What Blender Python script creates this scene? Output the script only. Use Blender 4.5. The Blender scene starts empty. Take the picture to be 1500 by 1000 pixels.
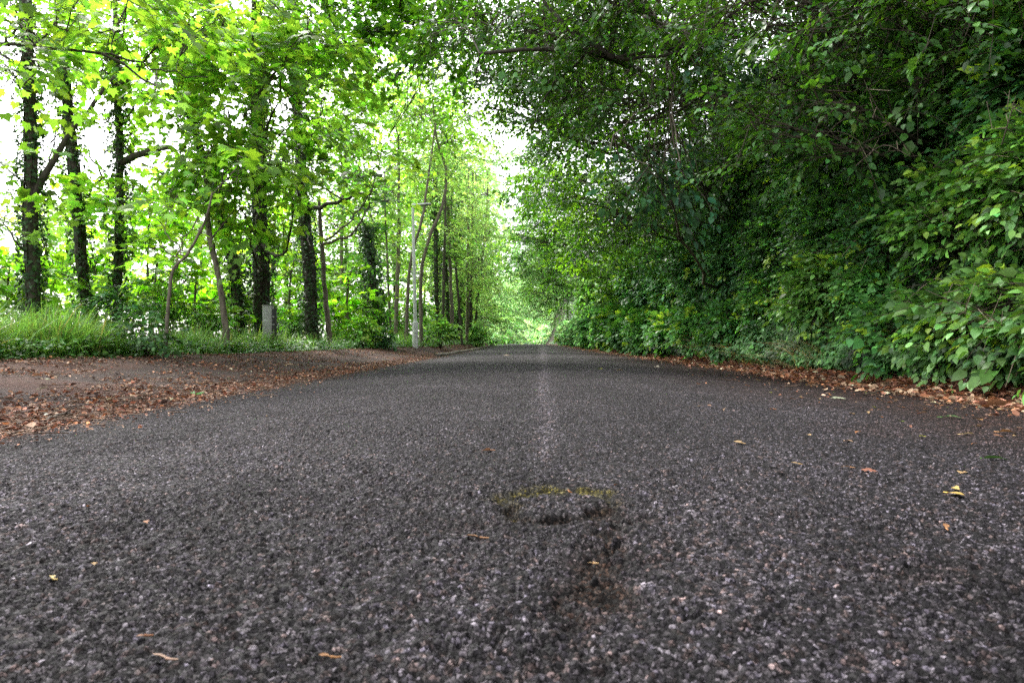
import bpy, math, random
import numpy as np

random.seed(7)
rng = np.random.default_rng(7)
scene = bpy.context.scene
COL = scene.collection
R = math.radians
EYE = 0.35          # height of the lens over the crown of the road


def at(u, v, y):
    """point of the place at distance y that the photograph shows at u, v"""
    return np.array([(u - 765.0) / 1000.0 * y, y, EYE + (500.0 - v) / 1000.0 * y])


# ------------------------------------------------------------------ noise
def hash2(i, j, seed):
    n = (i.astype(np.int64) * 374761393 + j.astype(np.int64) * 668265263 + seed * 1442695041) & 0x7fffffff
    n = ((n ^ (n >> 13)) * 1274126177) & 0x7fffffff
    n = ((n ^ (n >> 16)) * 668265263) & 0x7fffffff
    return ((n ^ (n >> 15)) & 0xffffff) / float(0xffffff)


def vn(x, y, s, seed=0):
    x = np.asarray(x, float) / s + 1000.0; y = np.asarray(y, float) / s + 1000.0
    i = np.floor(x); j = np.floor(y); fx = x - i; fy = y - j
    fx = fx * fx * (3 - 2 * fx); fy = fy * fy * (3 - 2 * fy)
    a = hash2(i, j, seed); b = hash2(i + 1, j, seed); c = hash2(i, j + 1, seed); d = hash2(i + 1, j + 1, seed)
    return (a * (1 - fx) + b * fx) * (1 - fy) + (c * (1 - fx) + d * fx) * fy


def fbm(x, y, s, seed=0, o=3):
    t = 0; w = 0; a = 1
    for k in range(o):
        t = t + a * vn(x, y, s / 2 ** k, seed + k * 17); w += a; a *= .55
    return t / w


def sstep(x, a, b):
    t = np.clip((np.asarray(x, float) - a) / (b - a), 0, 1)
    return t * t * (3 - 2 * t)


# ------------------------------------------------------------------ mesh helpers
def mesh_np(name, V, F, mat=None, C=None, smooth=False, parent=None):
    V = np.ascontiguousarray(V, dtype=np.float32).reshape(-1, 3)
    F = np.ascontiguousarray(F, dtype=np.int32)
    me = bpy.data.meshes.new(name)
    k = F.shape[1]
    me.vertices.add(len(V)); me.vertices.foreach_set('co', V.ravel())
    me.loops.add(F.size); me.loops.foreach_set('vertex_index', F.ravel())
    me.polygons.add(len(F)); me.polygons.foreach_set('loop_start', np.arange(0, F.size, k, dtype=np.int32))
    if smooth:
        me.polygons.foreach_set('use_smooth', np.ones(len(F), dtype=bool))
    me.update(calc_edges=True)
    if C is not None:
        a = me.color_attributes.new('tint', 'FLOAT_COLOR', 'POINT')
        c4 = np.ones((len(V), 4), dtype=np.float32); c4[:, :C.shape[1]] = C
        a.data.foreach_set('color', c4.ravel())
    if mat is not None:
        me.materials.append(mat)
    o = bpy.data.objects.new(name, me); COL.objects.link(o)
    if parent is not None:
        o.parent = parent
        o.matrix_parent_inverse = parent_inv(parent)
    return o


def parent_inv(p):
    from mathutils import Matrix
    return Matrix.Translation(p.location).inverted()


def tag(o, label=None, cat=None, group=None, kind=None):
    if label: o['label'] = label
    if cat: o['category'] = cat
    if group: o['group'] = group
    if kind: o['kind'] = kind
    return o


def thing(name, loc, label, cat, group=None):
    o = bpy.data.objects.new(name, None); COL.objects.link(o)
    o.location = [float(c) for c in loc]; o.empty_display_size = .2
    return tag(o, label, cat, group)


def nrm(a):
    return a / np.maximum(np.linalg.norm(a, axis=-1, keepdims=True), 1e-9)


class Geo:
    """collects triangles (quads are split) for one object"""
    def __init__(s): s.V = []; s.F = []; s.C = []; s.n = 0

    def add(s, V, F, C=None):
        V = np.asarray(V, float).reshape(-1, 3); F = np.asarray(F, int)
        if F.shape[1] == 4:
            F = np.concatenate([F[:, [0, 1, 2]], F[:, [0, 2, 3]]])
        if C is None: C = np.ones((len(V), 3)) * .5
        C = np.broadcast_to(np.asarray(C, float), (len(V), 3))
        s.V.append(V); s.F.append(F + s.n); s.C.append(C); s.n += len(V)

    def build(s, name, mat, parent=None, smooth=False):
        if not s.V: return None
        return mesh_np(name, np.concatenate(s.V), np.concatenate(s.F), mat, np.concatenate(s.C), smooth, parent)


def tubes(P, Rd, sides=4):
    """P (N,K,3) paths, Rd (N,K) radii -> V, F of N tubes"""
    P = np.asarray(P, float); Rd = np.asarray(Rd, float)
    N, K, _ = P.shape
    T = np.gradient(P, axis=1); T = nrm(T)
    ref = np.where(np.abs(T[:, :1, 2:3]) > .9, np.array([1., 0, 0]), np.array([0, 0, 1.]))
    A = nrm(np.cross(T, np.broadcast_to(ref, T.shape))); B = np.cross(T, A)
    ang = np.arange(sides) * 2 * np.pi / sides
    V = P[:, :, None, :] + Rd[:, :, None, None] * (A[:, :, None, :] * np.cos(ang)[None, None, :, None] + B[:, :, None, :] * np.sin(ang)[None, None, :, None])
    idx = np.arange(N * K * sides).reshape(N, K, sides)
    a = idx[:, :-1, :]; b = np.roll(a, -1, axis=2); d = idx[:, 1:, :]; c = np.roll(d, -1, axis=2)
    F = np.stack([a, b, c, d], -1).reshape(-1, 4)
    return V.reshape(-1, 3), F


def smooth_path(pts, n):
    pts = np.asarray(pts, float)
    t = np.r_[0, np.cumsum(np.linalg.norm(np.diff(pts, axis=0), axis=1))]
    tt = np.linspace(0, t[-1], n)
    # Catmull-Rom like: cubic through the points
    out = np.zeros((n, pts.shape[1]))
    for k in range(n):
        i = min(max(np.searchsorted(t, tt[k]) - 1, 0), len(pts) - 2)
        p0 = pts[max(i - 1, 0)]; p1 = pts[i]; p2 = pts[i + 1]; p3 = pts[min(i + 2, len(pts) - 1)]
        f = (tt[k] - t[i]) / max(t[i + 1] - t[i], 1e-9)
        out[k] = .5 * ((2 * p1) + (-p0 + p2) * f + (2 * p0 - 5 * p1 + 4 * p2 - p3) * f * f + (-p0 + 3 * p1 - 3 * p2 + p3) * f ** 3)
    return out


# ------------------------------------------------------------------ leaf templates (x across, y along, z up)
def tpl_ovate(w=.3, serr=0.0):
    m = [(0, 0, 0), (0, .33, .01), (0, .68, 0), (0, 1, -.10)]
    L = [(-w, .26, .07), (-w * .86, .62, .045), ]
    Rr = [(w, .26, .07), (w * .86, .62, .045)]
    V = np.array(m + L + Rr, float)
    F = np.array([(0, 1, 4), (1, 5, 4), (1, 2, 5), (2, 3, 5), (0, 6, 1), (1, 6, 7), (1, 7, 2), (2, 7, 3)])
    return V, F


def tpl_maple():
    half = [(.10, .02), (.42, -.10), (.36, .10), (.60, .30), (.40, .34), (.56, .62), (.26, .52), (.18, .66), (0, 1.0)]
    out = [(0, .04)] + half + [(-x, y) for x, y in half[-2::-1]]
    V = [(0, .30, .03)]
    for x, y in out:
        V.append((x, y, -.16 * (x * x + (y - .3) ** 2) + (.03 if abs(x) < .2 else -.0)))
    V = np.array(V, float); n = len(out)
    F = np.array([(0, 1 + k, 1 + (k + 1) % n) for k in range(n)])
    return V, F


def tpl_ivy():
    out = [(0, .06), (.28, -.06), (.46, .22), (.26, .42), (0, 1), (-.26, .42), (-.46, .22), (-.28, -.06)]
    V = np.array([(0, .28, .03)] + [(x, y, -.10 * abs(x)) for x, y in out], float)
    n = len(out)
    return V, np.array([(0, 1 + k, 1 + (k + 1) % n) for k in range(n)])


def tpl_simple(w=.32):
    V = np.array([(0, 0, 0), (w, .42, .06), (0, 1, -.06), (-w, .42, .06)], float)
    return V, np.array([(0, 1, 2), (0, 2, 3)])


def tpl_dead():
    V = np.array([(0, 0, 0), (.26, .28, .16), (.24, .68, .20), (0, 1, .10), (-.24, .66, .08), (-.3, .3, .18), (0, .35, 0), (0, .7, .03)], float)
    F = np.array([(0, 1, 6), (1, 2, 7), (1, 7, 6), (2, 3, 7), (3, 4, 7), (4, 5, 6), (4, 6, 7), (5, 0, 6)])
    return V, F


OVATE, MAPLE, IVY, SIMPLE, DEAD = tpl_ovate(.31), tpl_maple(), tpl_ivy(), tpl_simple(.34), tpl_dead()
LANCE = tpl_ovate(.17)


def leaves(tpl, pos, axis, normal, size, tint, zs=1.0):
    tv, tf = tpl
    A = nrm(axis); X = nrm(np.cross(A, normal)); Nn = np.cross(X, A)
    s = np.asarray(size, float)[:, None, None]
    zs = np.broadcast_to(np.asarray(zs, float), (len(pos),))[:, None, None]
    V = pos[:, None, :] + s * (tv[None, :, 0:1] * X[:, None, :] + tv[None, :, 1:2] * A[:, None, :] + zs * tv[None, :, 2:3] * Nn[:, None, :])
    n = len(pos); k = len(tv)
    F = (np.arange(n) * k)[:, None, None] + tf[None]
    C = np.repeat(tint, k, axis=0)
    return V.reshape(-1, 3), F.reshape(-1, 3), C


def tints(n, base, var=.25, hue=.12, light=0.0, light_col=(.25, .42, .03)):
    b = np.array(base, float)[None] * np.exp(rng.normal(0, var, (n, 1)))
    b = b * np.exp(rng.normal(0, hue, (n, 3)) * np.array([1.0, .4, 1.2]))
    if light > 0:
        m = (rng.random(n) < light)[:, None]
        b = np.where(m, np.array(light_col)[None] * np.exp(rng.normal(0, .2, (n, 1))), b)
    return np.clip(b, .002, .9)


def sprays(geo, wood, org, d, L, W, nleaf, lsize, tpl, base, droop=.25, flat=.35, var=.3, light=0.0, light_col=(.25, .42, .03), twig_r=.004, svar=.25, upn=1.0):
    """flat fans of leaves on a twig. org (N,3), d (N,3)"""
    N = len(org)
    if N == 0: return
    d = nrm(d)
    up = np.array([0, 0, 1.])
    side = nrm(np.cross(d, up) + 1e-4)
    nn = nrm(np.cross(side, d))
    Ls = L * np.exp(rng.normal(0, .25, N))
    M = nleaf
    t = np.clip((np.arange(M)[None, :] + rng.random((N, M))) / M, 0, 1) ** .8
    sg = np.where(np.arange(M) % 2 == 0, 1., -1.)[None] * np.ones((N, 1))
    ww = W * (1 - .55 * t) * rng.random((N, M)) * sg
    P = org[:, None] + d[:, None] * (t * Ls[:, None])[..., None] + side[:, None] * ww[..., None]
    P[..., 2] -= droop * Ls[:, None] * t ** 2 + .15 * np.abs(ww)
    P += rng.normal(0, W * .10, P.shape)
    ax = d[:, None] * .8 + side[:, None] * (sg * (.8 * (1 - t * .5)))[..., None] + rng.normal(0, .25, P.shape)
    ax[..., 2] -= .25 + droop * t
    nm = nn[:, None] * upn + rng.normal(0, flat, P.shape)
    sz = lsize * np.exp(rng.normal(0, svar, (N, M))) * (.75 + .4 * np.sin(t * 3.0))
    sc = np.exp(rng.normal(0, .32, (N, 1, 1)))          # whole sprays lighter or darker
    tn = tints(N * M, base, var).reshape(N, M, 3) * sc
    if light > 0:
        m = (rng.random(N) < light)[:, None, None] & np.ones((N, M, 1), bool)
        tn = np.where(m, np.array(light_col) * np.exp(rng.normal(0, .2, (N, M, 1))), tn)
    geo.add(*leaves(tpl, P.reshape(-1, 3), ax.reshape(-1, 3), nm.reshape(-1, 3), sz.ravel(), tn.reshape(-1, 3)))
    if wood is not None and twig_r > 0:
        tt = np.array([-.15, .3, .65, .95])[None, :]
        Q = org[:, None] + d[:, None] * (tt * Ls[:, None])[..., None]
        Q[..., 2] -= droop * Ls[:, None] * np.maximum(tt, 0) ** 2
        wood.add(*tubes(Q, twig_r * np.array([1.2, 1, .7, .4])[None] * np.ones((N, 1)), 3))


# ------------------------------------------------------------------ terrain
def xc(y):           # the road bends away to the left far off
    y = np.asarray(y, float)
    return -np.maximum(y - 45, 0) ** 2 * .0007


def prof(y):
    y = np.asarray(y, float)
    return .10 * sstep(y, 20, 65) - np.maximum(y - 68, 0) ** 2 * .0011 * (y < 400)


XL, XR = -2.45, 3.45


def road_z(x, y):
    return prof(y) - .0121 * (x - xc(y) - .45) ** 2


def grass_edge(y):
    """x of the inner edge of the grass on the left"""
    return xc(y) + np.interp(y, [0, 5, 8, 13, 20, 24, 32, 50, 80], [-6.0, -5.7, -5.35, -5.1, -4.5, -4.0, -3.5, -3.0, -2.9]) + .5 * (vn(y, y * 0, 2.3, 5) - .5)


def ground_z(x, y):
    x = np.asarray(x, float); y = np.asarray(y, float)
    X = x - xc(y); p = np.clip(prof(y), -12, 1)
    n = fbm(x, y, 1.3, 3) - .5
    ge = grass_edge(y) - xc(y)
    # left
    tL = np.clip((XL - X) / (XL - ge + 1e-6), 0, 3)
    left = -.115 + .26 * sstep(tL, 0.02, 1.0) + .07 * n * sstep(tL, 0, .3) + .035 * (fbm(x, y, .35, 9) - .5) * sstep(tL, 0, .2)
    left = left - np.maximum(-X - 9.5, 0) * .22 * (1 + 0 * X)
    left = np.maximum(left, -9)
    # right bank
    b = X - 3.95 - .35 * (vn(x * 0, y, 1.9, 31) - .5)
    right = -.12 + .10 * sstep(X, XR, XR + .4) + .04 * n
    right = right + np.clip(b, 0, .9) * 1.3 + np.clip(b - .9, 0, 1.9) * 3.6 + np.maximum(b - 2.8, 0) * .12 + .25 * n * sstep(b, 0, .8)
    mid = -.0121 * (X - .45) ** 2 - .06
    z = np.where(X < XL, left, np.where(X > XR, right, mid))
    return z + p


# ------------------------------------------------------------------ materials
def newmat(name):
    m = bpy.data.materials.new(name); m.use_nodes = True
    nt = m.node_tree
    for n in list(nt.nodes): nt.nodes.remove(n)
    out = nt.nodes.new('ShaderNodeOutputMaterial')
    return m, nt, out


def N(nt, t, **kw):
    n = nt.nodes.new(t)
    for k, v in kw.items():
        if k.startswith('i_'):
            n.inputs[k[2:].replace('_', ' ')].default_value = v
        else:
            setattr(n, k, v)
    return n


def leaf_mat(name, trans=.5, tcol=(1.5, 1.35, .35), rough=.42, spec=.5, sat=1.0):
    m, nt, out = newmat(name)
    at_ = N(nt, 'ShaderNodeAttribute', attribute_name='tint')
    tc = N(nt, 'ShaderNodeTexCoord')
    no = N(nt, 'ShaderNodeTexNoise'); no.inputs['Scale'].default_value = 55; no.inputs['Detail'].default_value = 3
    nt.links.new(tc.outputs['Object'], no.inputs['Vector'])
    mr = N(nt, 'ShaderNodeMapRange'); mr.inputs['To Min'].default_value = .72; mr.inputs['To Max'].default_value = 1.3
    nt.links.new(no.outputs['Fac'], mr.inputs['Value'])
    mul = N(nt, 'ShaderNodeVectorMath', operation='SCALE')
    nt.links.new(at_.outputs['Color'], mul.inputs[0]); nt.links.new(mr.outputs['Result'], mul.inputs['Scale'])
    bs = N(nt, 'ShaderNodeBsdfPrincipled'); bs.inputs['Roughness'].default_value = rough
    bs.inputs['Specular IOR Level'].default_value = spec
    nt.links.new(mul.outputs['Vector'], bs.inputs['Base Color'])
    tm = N(nt, 'ShaderNodeVectorMath', operation='MULTIPLY'); tm.inputs[1].default_value = tcol
    nt.links.new(mul.outputs['Vector'], tm.inputs[0])
    tr = N(nt, 'ShaderNodeBsdfTranslucent'); nt.links.new(tm.outputs['Vector'], tr.inputs['Color'])
    mx = N(nt, 'ShaderNodeMixShader'); mx.inputs['Fac'].default_value = trans
    nt.links.new(bs.outputs[0], mx.inputs[1]); nt.links.new(tr.outputs[0], mx.inputs[2])
    nt.links.new(mx.outputs[0], out.inputs['Surface'])
    return m


def bark_mat(name, dark, lightc, scale=7, green=0.25, bump=.35):
    m, nt, out = newmat(name)
    tc = N(nt, 'ShaderNodeTexCoord')
    mp = N(nt, 'ShaderNodeMapping'); mp.inputs['Scale'].default_value = (1, 1, .22)
    nt.links.new(tc.outputs['Object'], mp.inputs['Vector'])
    no = N(nt, 'ShaderNodeTexNoise'); no.inputs['Scale'].default_value = scale * 4; no.inputs['Detail'].default_value = 6; no.inputs['Roughness'].default_value = .65
    nt.links.new(mp.outputs[0], no.inputs['Vector'])
    cr = N(nt, 'ShaderNodeValToRGB')
    cr.color_ramp.elements[0].position = .33; cr.color_ramp.elements[0].color = (*dark, 1)
    cr.color_ramp.elements[1].position = .68; cr.color_ramp.elements[1].color = (*lightc, 1)
    nt.links.new(no.outputs['Fac'], cr.inputs['Fac'])
    n2 = N(nt, 'ShaderNodeTexNoise'); n2.inputs['Scale'].default_value = 2.2; n2.inputs['Detail'].default_value = 4
    nt.links.new(tc.outputs['Object'], n2.inputs['Vector'])
    r2 = N(nt, 'ShaderNodeMapRange'); r2.inputs['From Min'].default_value = .45; r2.inputs['From Max'].default_value = .7; r2.inputs['To Max'].default_value = green
    nt.links.new(n2.outputs['Fac'], r2.inputs['Value'])
    mx = N(nt, 'ShaderNodeMix', data_type='RGBA'); mx.inputs['B'].default_value = (.05, .075, .02, 1)
    nt.links.new(r2.outputs['Result'], mx.inputs['Factor']); nt.links.new(cr.outputs['Color'], mx.inputs['A'])
    bs = N(nt, 'ShaderNodeBsdfPrincipled'); bs.inputs['Roughness'].default_value = .85
    nt.links.new(mx.outputs['Result'], bs.inputs['Base Color'])
    bp = N(nt, 'ShaderNodeBump'); bp.inputs['Strength'].default_value = bump; bp.inputs['Distance'].default_value = .02
    nt.links.new(no.outputs['Fac'], bp.inputs['Height']); nt.links.new(bp.outputs[0], bs.inputs['Normal'])
    nt.links.new(bs.outputs[0], out.inputs['Surface'])
    return m


def tint_mat(name, rough=.8, scale=60, lo=.7, hi=1.3, bump=.3, dist=.003, trans=0, spec=.3, metal=0.0):
    m, nt, out = newmat(name)
    at_ = N(nt, 'ShaderNodeAttribute', attribute_name='tint')
    tc = N(nt, 'ShaderNodeTexCoord')
    no = N(nt, 'ShaderNodeTexNoise'); no.inputs['Scale'].default_value = scale; no.inputs['Detail'].default_value = 6
    nt.links.new(tc.outputs['Object'], no.inputs['Vector'])
    mr = N(nt, 'ShaderNodeMapRange'); mr.inputs['From Min'].default_value = .3; mr.inputs['From Max'].default_value = .7
    mr.inputs['To Min'].default_value = lo; mr.inputs['To Max'].default_value = hi
    nt.links.new(no.outputs['Fac'], mr.inputs['Value'])
    mul = N(nt, 'ShaderNodeVectorMath', operation='SCALE')
    nt.links.new(at_.outputs['Color'], mul.inputs[0]); nt.links.new(mr.outputs['Result'], mul.inputs['Scale'])
    bs = N(nt, 'ShaderNodeBsdfPrincipled'); bs.inputs['Roughness'].default_value = rough; bs.inputs['Specular IOR Level'].default_value = spec
    bs.inputs['Metallic'].default_value = metal
    nt.links.new(mul.outputs['Vector'], bs.inputs['Base Color'])
    bp = N(nt, 'ShaderNodeBump'); bp.inputs['Strength'].default_value = bump; bp.inputs['Distance'].default_value = dist
    nt.links.new(no.outputs['Fac'], bp.inputs['Height']); nt.links.new(bp.outputs[0], bs.inputs['Normal'])
    if trans:
        tr = N(nt, 'ShaderNodeBsdfTranslucent'); nt.links.new(mul.outputs['Vector'], tr.inputs['Color'])
        mx = N(nt, 'ShaderNodeMixShader'); mx.inputs['Fac'].default_value = trans
        nt.links.new(bs.outputs[0], mx.inputs[1]); nt.links.new(tr.outputs[0], mx.inputs[2]); nt.links.new(mx.outputs[0], out.inputs['Surface'])
    else:
        nt.links.new(bs.outputs[0], out.inputs['Surface'])
    return m


def asphalt_mat():
    m, nt, out = newmat('asphalt')
    L = nt.links.new
    at_ = N(nt, 'ShaderNodeAttribute', attribute_name='tint')
    tc = N(nt, 'ShaderNodeTexCoord')
    wn = N(nt, 'ShaderNodeTexNoise'); wn.inputs['Scale'].default_value = 160; wn.inputs['Detail'].default_value = 3
    L(tc.outputs['Object'], wn.inputs['Vector'])
    ws = N(nt, 'ShaderNodeVectorMath', operation='SCALE'); ws.inputs['Scale'].default_value = .007
    L(wn.outputs['Color'], ws.inputs[0])
    wa = N(nt, 'ShaderNodeVectorMath', operation='ADD'); L(tc.outputs['Object'], wa.inputs[0]); L(ws.outputs[0], wa.inputs[1])
    vo = N(nt, 'ShaderNodeTexVoronoi'); vo.inputs['Scale'].default_value = 145; L(wa.outputs[0], vo.inputs['Vector'])
    ve = N(nt, 'ShaderNodeTexVoronoi', feature='DISTANCE_TO_EDGE'); ve.inputs['Scale'].default_value = 145; L(wa.outputs[0], ve.inputs['Vector'])
    vs = N(nt, 'ShaderNodeTexVoronoi'); vs.inputs['Scale'].default_value = 420; L(tc.outputs['Object'], vs.inputs['Vector'])
    sp = N(nt, 'ShaderNodeSeparateColor'); L(vo.outputs['Color'], sp.inputs[0])
    s2 = N(nt, 'ShaderNodeSeparateColor'); L(vs.outputs['Color'], s2.inputs[0])
    cr = N(nt, 'ShaderNodeValToRGB'); e = cr.color_ramp.elements
    e[0].position = 0; e[0].color = (.10, .095, .10, 1); e[1].position = 1; e[1].color = (2.9, 2.8, 2.95, 1)
    x = e.new(.45); x.color = (.42, .40, .43, 1)
    x = e.new(.8); x.color = (1.5, 1.4, 1.46, 1)
    L(sp.outputs[0], cr.inputs['Fac'])
    ed = N(nt, 'ShaderNodeMapRange'); ed.inputs['From Max'].default_value = .14; ed.inputs['To Min'].default_value = .12; ed.inputs['To Max'].default_value = 1.0
    L(ve.outputs['Distance'], ed.inputs['Value'])
    mr = N(nt, 'ShaderNodeMapRange'); mr.inputs['To Min'].default_value = .55; mr.inputs['To Max'].default_value = 1.5; L(s2.outputs[0], mr.inputs['Value'])
    mm = N(nt, 'ShaderNodeMath', operation='MULTIPLY'); L(ed.outputs[0], mm.inputs[0]); L(mr.outputs[0], mm.inputs[1])
    sx = N(nt, 'ShaderNodeSeparateXYZ'); L(tc.outputs['Object'], sx.inputs[0])
    dr = N(nt, 'ShaderNodeMapRange'); dr.inputs['From Min'].default_value = 4; dr.inputs['From Max'].default_value = 22; dr.inputs['To Max'].default_value = .85; L(sx.outputs['Y'], dr.inputs['Value'])
    cm = N(nt, 'ShaderNodeMix', data_type='RGBA'); cm.inputs['B'].default_value = (1.05, 1.02, 1.05, 1); L(dr.outputs[0], cm.inputs['Factor']); L(cr.outputs['Color'], cm.inputs['A'])
    m1 = N(nt, 'ShaderNodeVectorMath', operation='MULTIPLY'); L(at_.outputs['Color'], m1.inputs[0]); L(cm.outputs['Result'], m1.inputs[1])
    mul = N(nt, 'ShaderNodeVectorMath', operation='SCALE'); L(m1.outputs[0], mul.inputs[0]); L(mm.outputs[0], mul.inputs['Scale'])
    bs = N(nt, 'ShaderNodeBsdfPrincipled'); bs.inputs['Specular IOR Level'].default_value = .13
    rr = N(nt, 'ShaderNodeMapRange'); rr.inputs['To Min'].default_value = .6; rr.inputs['To Max'].default_value = .95
    L(sp.outputs[1], rr.inputs['Value']); L(rr.outputs['Result'], bs.inputs['Roughness'])
    L(mul.outputs['Vector'], bs.inputs['Base Color'])
    # every chip lies at its own tilt
    hh = N(nt, 'ShaderNodeMath', operation='MULTIPLY'); L(sp.outputs[2], hh.inputs[0]); L(ed.outputs[0], hh.inputs[1])
    h2 = N(nt, 'ShaderNodeMath', operation='MULTIPLY'); h2.inputs[1].default_value = .35; L(s2.outputs[1], h2.inputs[0])
    ad = N(nt, 'ShaderNodeMath', operation='ADD'); L(hh.outputs[0], ad.inputs[0]); L(h2.outputs[0], ad.inputs[1])
    bp = N(nt, 'ShaderNodeBump'); bp.inputs['Strength'].default_value = .9; bp.inputs['Distance'].default_value = .004
    L(ad.outputs[0], bp.inputs['Height']); L(bp.outputs[0], bs.inputs['Normal'])
    L(bs.outputs[0], out.inputs['Surface'])
    return m


M_MAPLE = leaf_mat('maple_leaf', .58, (1.85, 1.9, .7), .45, .35)
M_BRIGHT = leaf_mat('sunlit_leaf', .58, (1.6, 1.75, .7), .5, .3)
M_FAR = leaf_mat('far_leaf', .55, (1.2, 1.2, 1.05), .6, .2)  # washed-out leaf, distance haze put into its colour
M_MID = leaf_mat('mid_distance_leaf', .55, (1.35, 1.4, .8), .55, .25)
M_DARK = leaf_mat('dark_leaf', .40, (1.6, 1.6, .4), .38, .45)
M_SHRUB = leaf_mat('shrub_leaf', .30, (1.4, 1.4, .5), .42, .45)
M_IVY = leaf_mat('ivy_leaf', .2, (1.3, 1.4, .4), .48, .3)
M_GRASS = leaf_mat('grass_blade', .4, (1.3, 1.3, .6), .5, .3)
M_BARK = bark_mat('bark', (.018, .013, .009), (.09, .07, .052))
M_BARKPALE = bark_mat('pale_bark', (.07, .055, .04), (.24, .19, .15), 5, .2)
M_TWIG = bark_mat('twig', (.03, .02, .014), (.11, .08, .055), 9, .1)
M_TWIGPALE = bark_mat('pale_twig', (.12, .09, .06), (.30, .23, .16), 9, .1)
M_SOIL = tint_mat('soil', .95, 26, .5, 1.5, .8, .02)
M_LITTER = tint_mat('dead_leaf', .7, 90, .75, 1.3, .3, .002, trans=.15)
M_ASPH = asphalt_mat()
M_METAL = tint_mat('galvanised_steel', .55, 9, .85, 1.15, .1, .002, metal=0)
M_CONC = tint_mat('concrete', .9, 40, .75, 1.2, .4, .004)
M_LENS = tint_mat('lamp_glass', .25, 5, .95, 1.05, 0, .001)


# ------------------------------------------------------------------ ground
def axis_steps(a, b, f):
    out = [a]
    while out[-1] < b: out.append(out[-1] + f(out[-1]))
    return np.array(out)


def grid(xs, ys):
    X, Y = np.meshgrid(xs, ys)
    n, m = X.shape
    i = np.arange(n * m).reshape(n, m)
    F = np.stack([i[:-1, :-1], i[:-1, 1:], i[1:, 1:], i[1:, :-1]], -1).reshape(-1, 4)
    return X.ravel(), Y.ravel(), F


def build_ground():
    xs = np.concatenate([np.linspace(-400, -60, 12)[:-1], np.linspace(-60, -14, 24)[:-1], np.linspace(-14, -6.5, 40)[:-1], np.linspace(-6.5, -2.2, 110)[:-1],
                         np.linspace(-2.2, 3.3, 8)[:-1], np.linspace(3.3, 8, 120)[:-1], np.linspace(8, 20, 14)[:-1], np.linspace(20, 400, 16)])
    ys = np.concatenate([np.linspace(-60, -3, 12)[:-1], axis_steps(-3, 90, lambda y: .05 + max(y, 0) * .012), np.linspace(92, 600, 40)])
    X, Y, F = grid(xs, ys)
    # bend the columns with the road
    X = X + xc(np.minimum(Y, 130)) * (np.abs(X) < 30)
    Z = ground_z(X, np.minimum(Y, 130))
    Xr = X - xc(np.minimum(Y, 130))
    n1 = fbm(X, Y, .8, 41); n2 = fbm(X, Y, .22, 47)
    C = np.zeros((len(X), 3))
    soil = np.array([.034, .020, .017]); red = np.array([.058, .028, .021]); pale = np.array([.055, .033, .026])
    C[:] = soil
    C += (red - soil) * sstep(n1, .4, .65)[:, None] + (pale - red) * (sstep(n2, .55, .75) * sstep(n1, .45, .6))[:, None]
    g = sstep(grass_edge(np.minimum(Y, 130)) - X, -.1, .5)[:, None] * (Xr < 0)[:, None]
    C = C * (1 - g) + np.array([.035, .055, .015]) * g
    r = sstep(Xr, 3.9, 4.3)[:, None]
    C = C * (1 - r) + (np.array([.022, .017, .011]) + .05 * (sstep(n2, .5, .8))[:, None] * np.array([1, .75, .5])) * r
    o = mesh_np('ground', np.stack([X, Y, Z], 1), F, M_SOIL, C, True)
    tag(o, kind='structure')


def cells(x, y, s, seed):
    gx = x / s + 500.0; gy = y / s + 500.0
    i0 = np.floor(gx); j0 = np.floor(gy)
    d1 = np.full(x.shape, 9.); d2 = np.full(x.shape, 9.); bx = np.zeros_like(x); by = np.zeros_like(x); bi = np.zeros_like(x); bj = np.zeros_like(x)
    for di in (-1, 0, 1):
        for dj in (-1, 0, 1):
            i = i0 + di; j = j0 + dj
            px = i + hash2(i, j, seed) * .9 + .05; py = j + hash2(i, j, seed + 7) * .9 + .05
            dx = gx - px; dy = gy - py
            d = np.sqrt(dx * dx + dy * dy)
            m = d < d1
            d2 = np.where(m, d1, np.minimum(d2, d)); d1 = np.where(m, d, d1)
            bx = np.where(m, dx, bx); by = np.where(m, dy, by); bi = np.where(m, i, bi); bj = np.where(m, j, bj)
    return d1, d2, bx * s, by * s, hash2(bi, bj, seed + 11), hash2(bi, bj, seed + 23), hash2(bi, bj, seed + 31)


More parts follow.
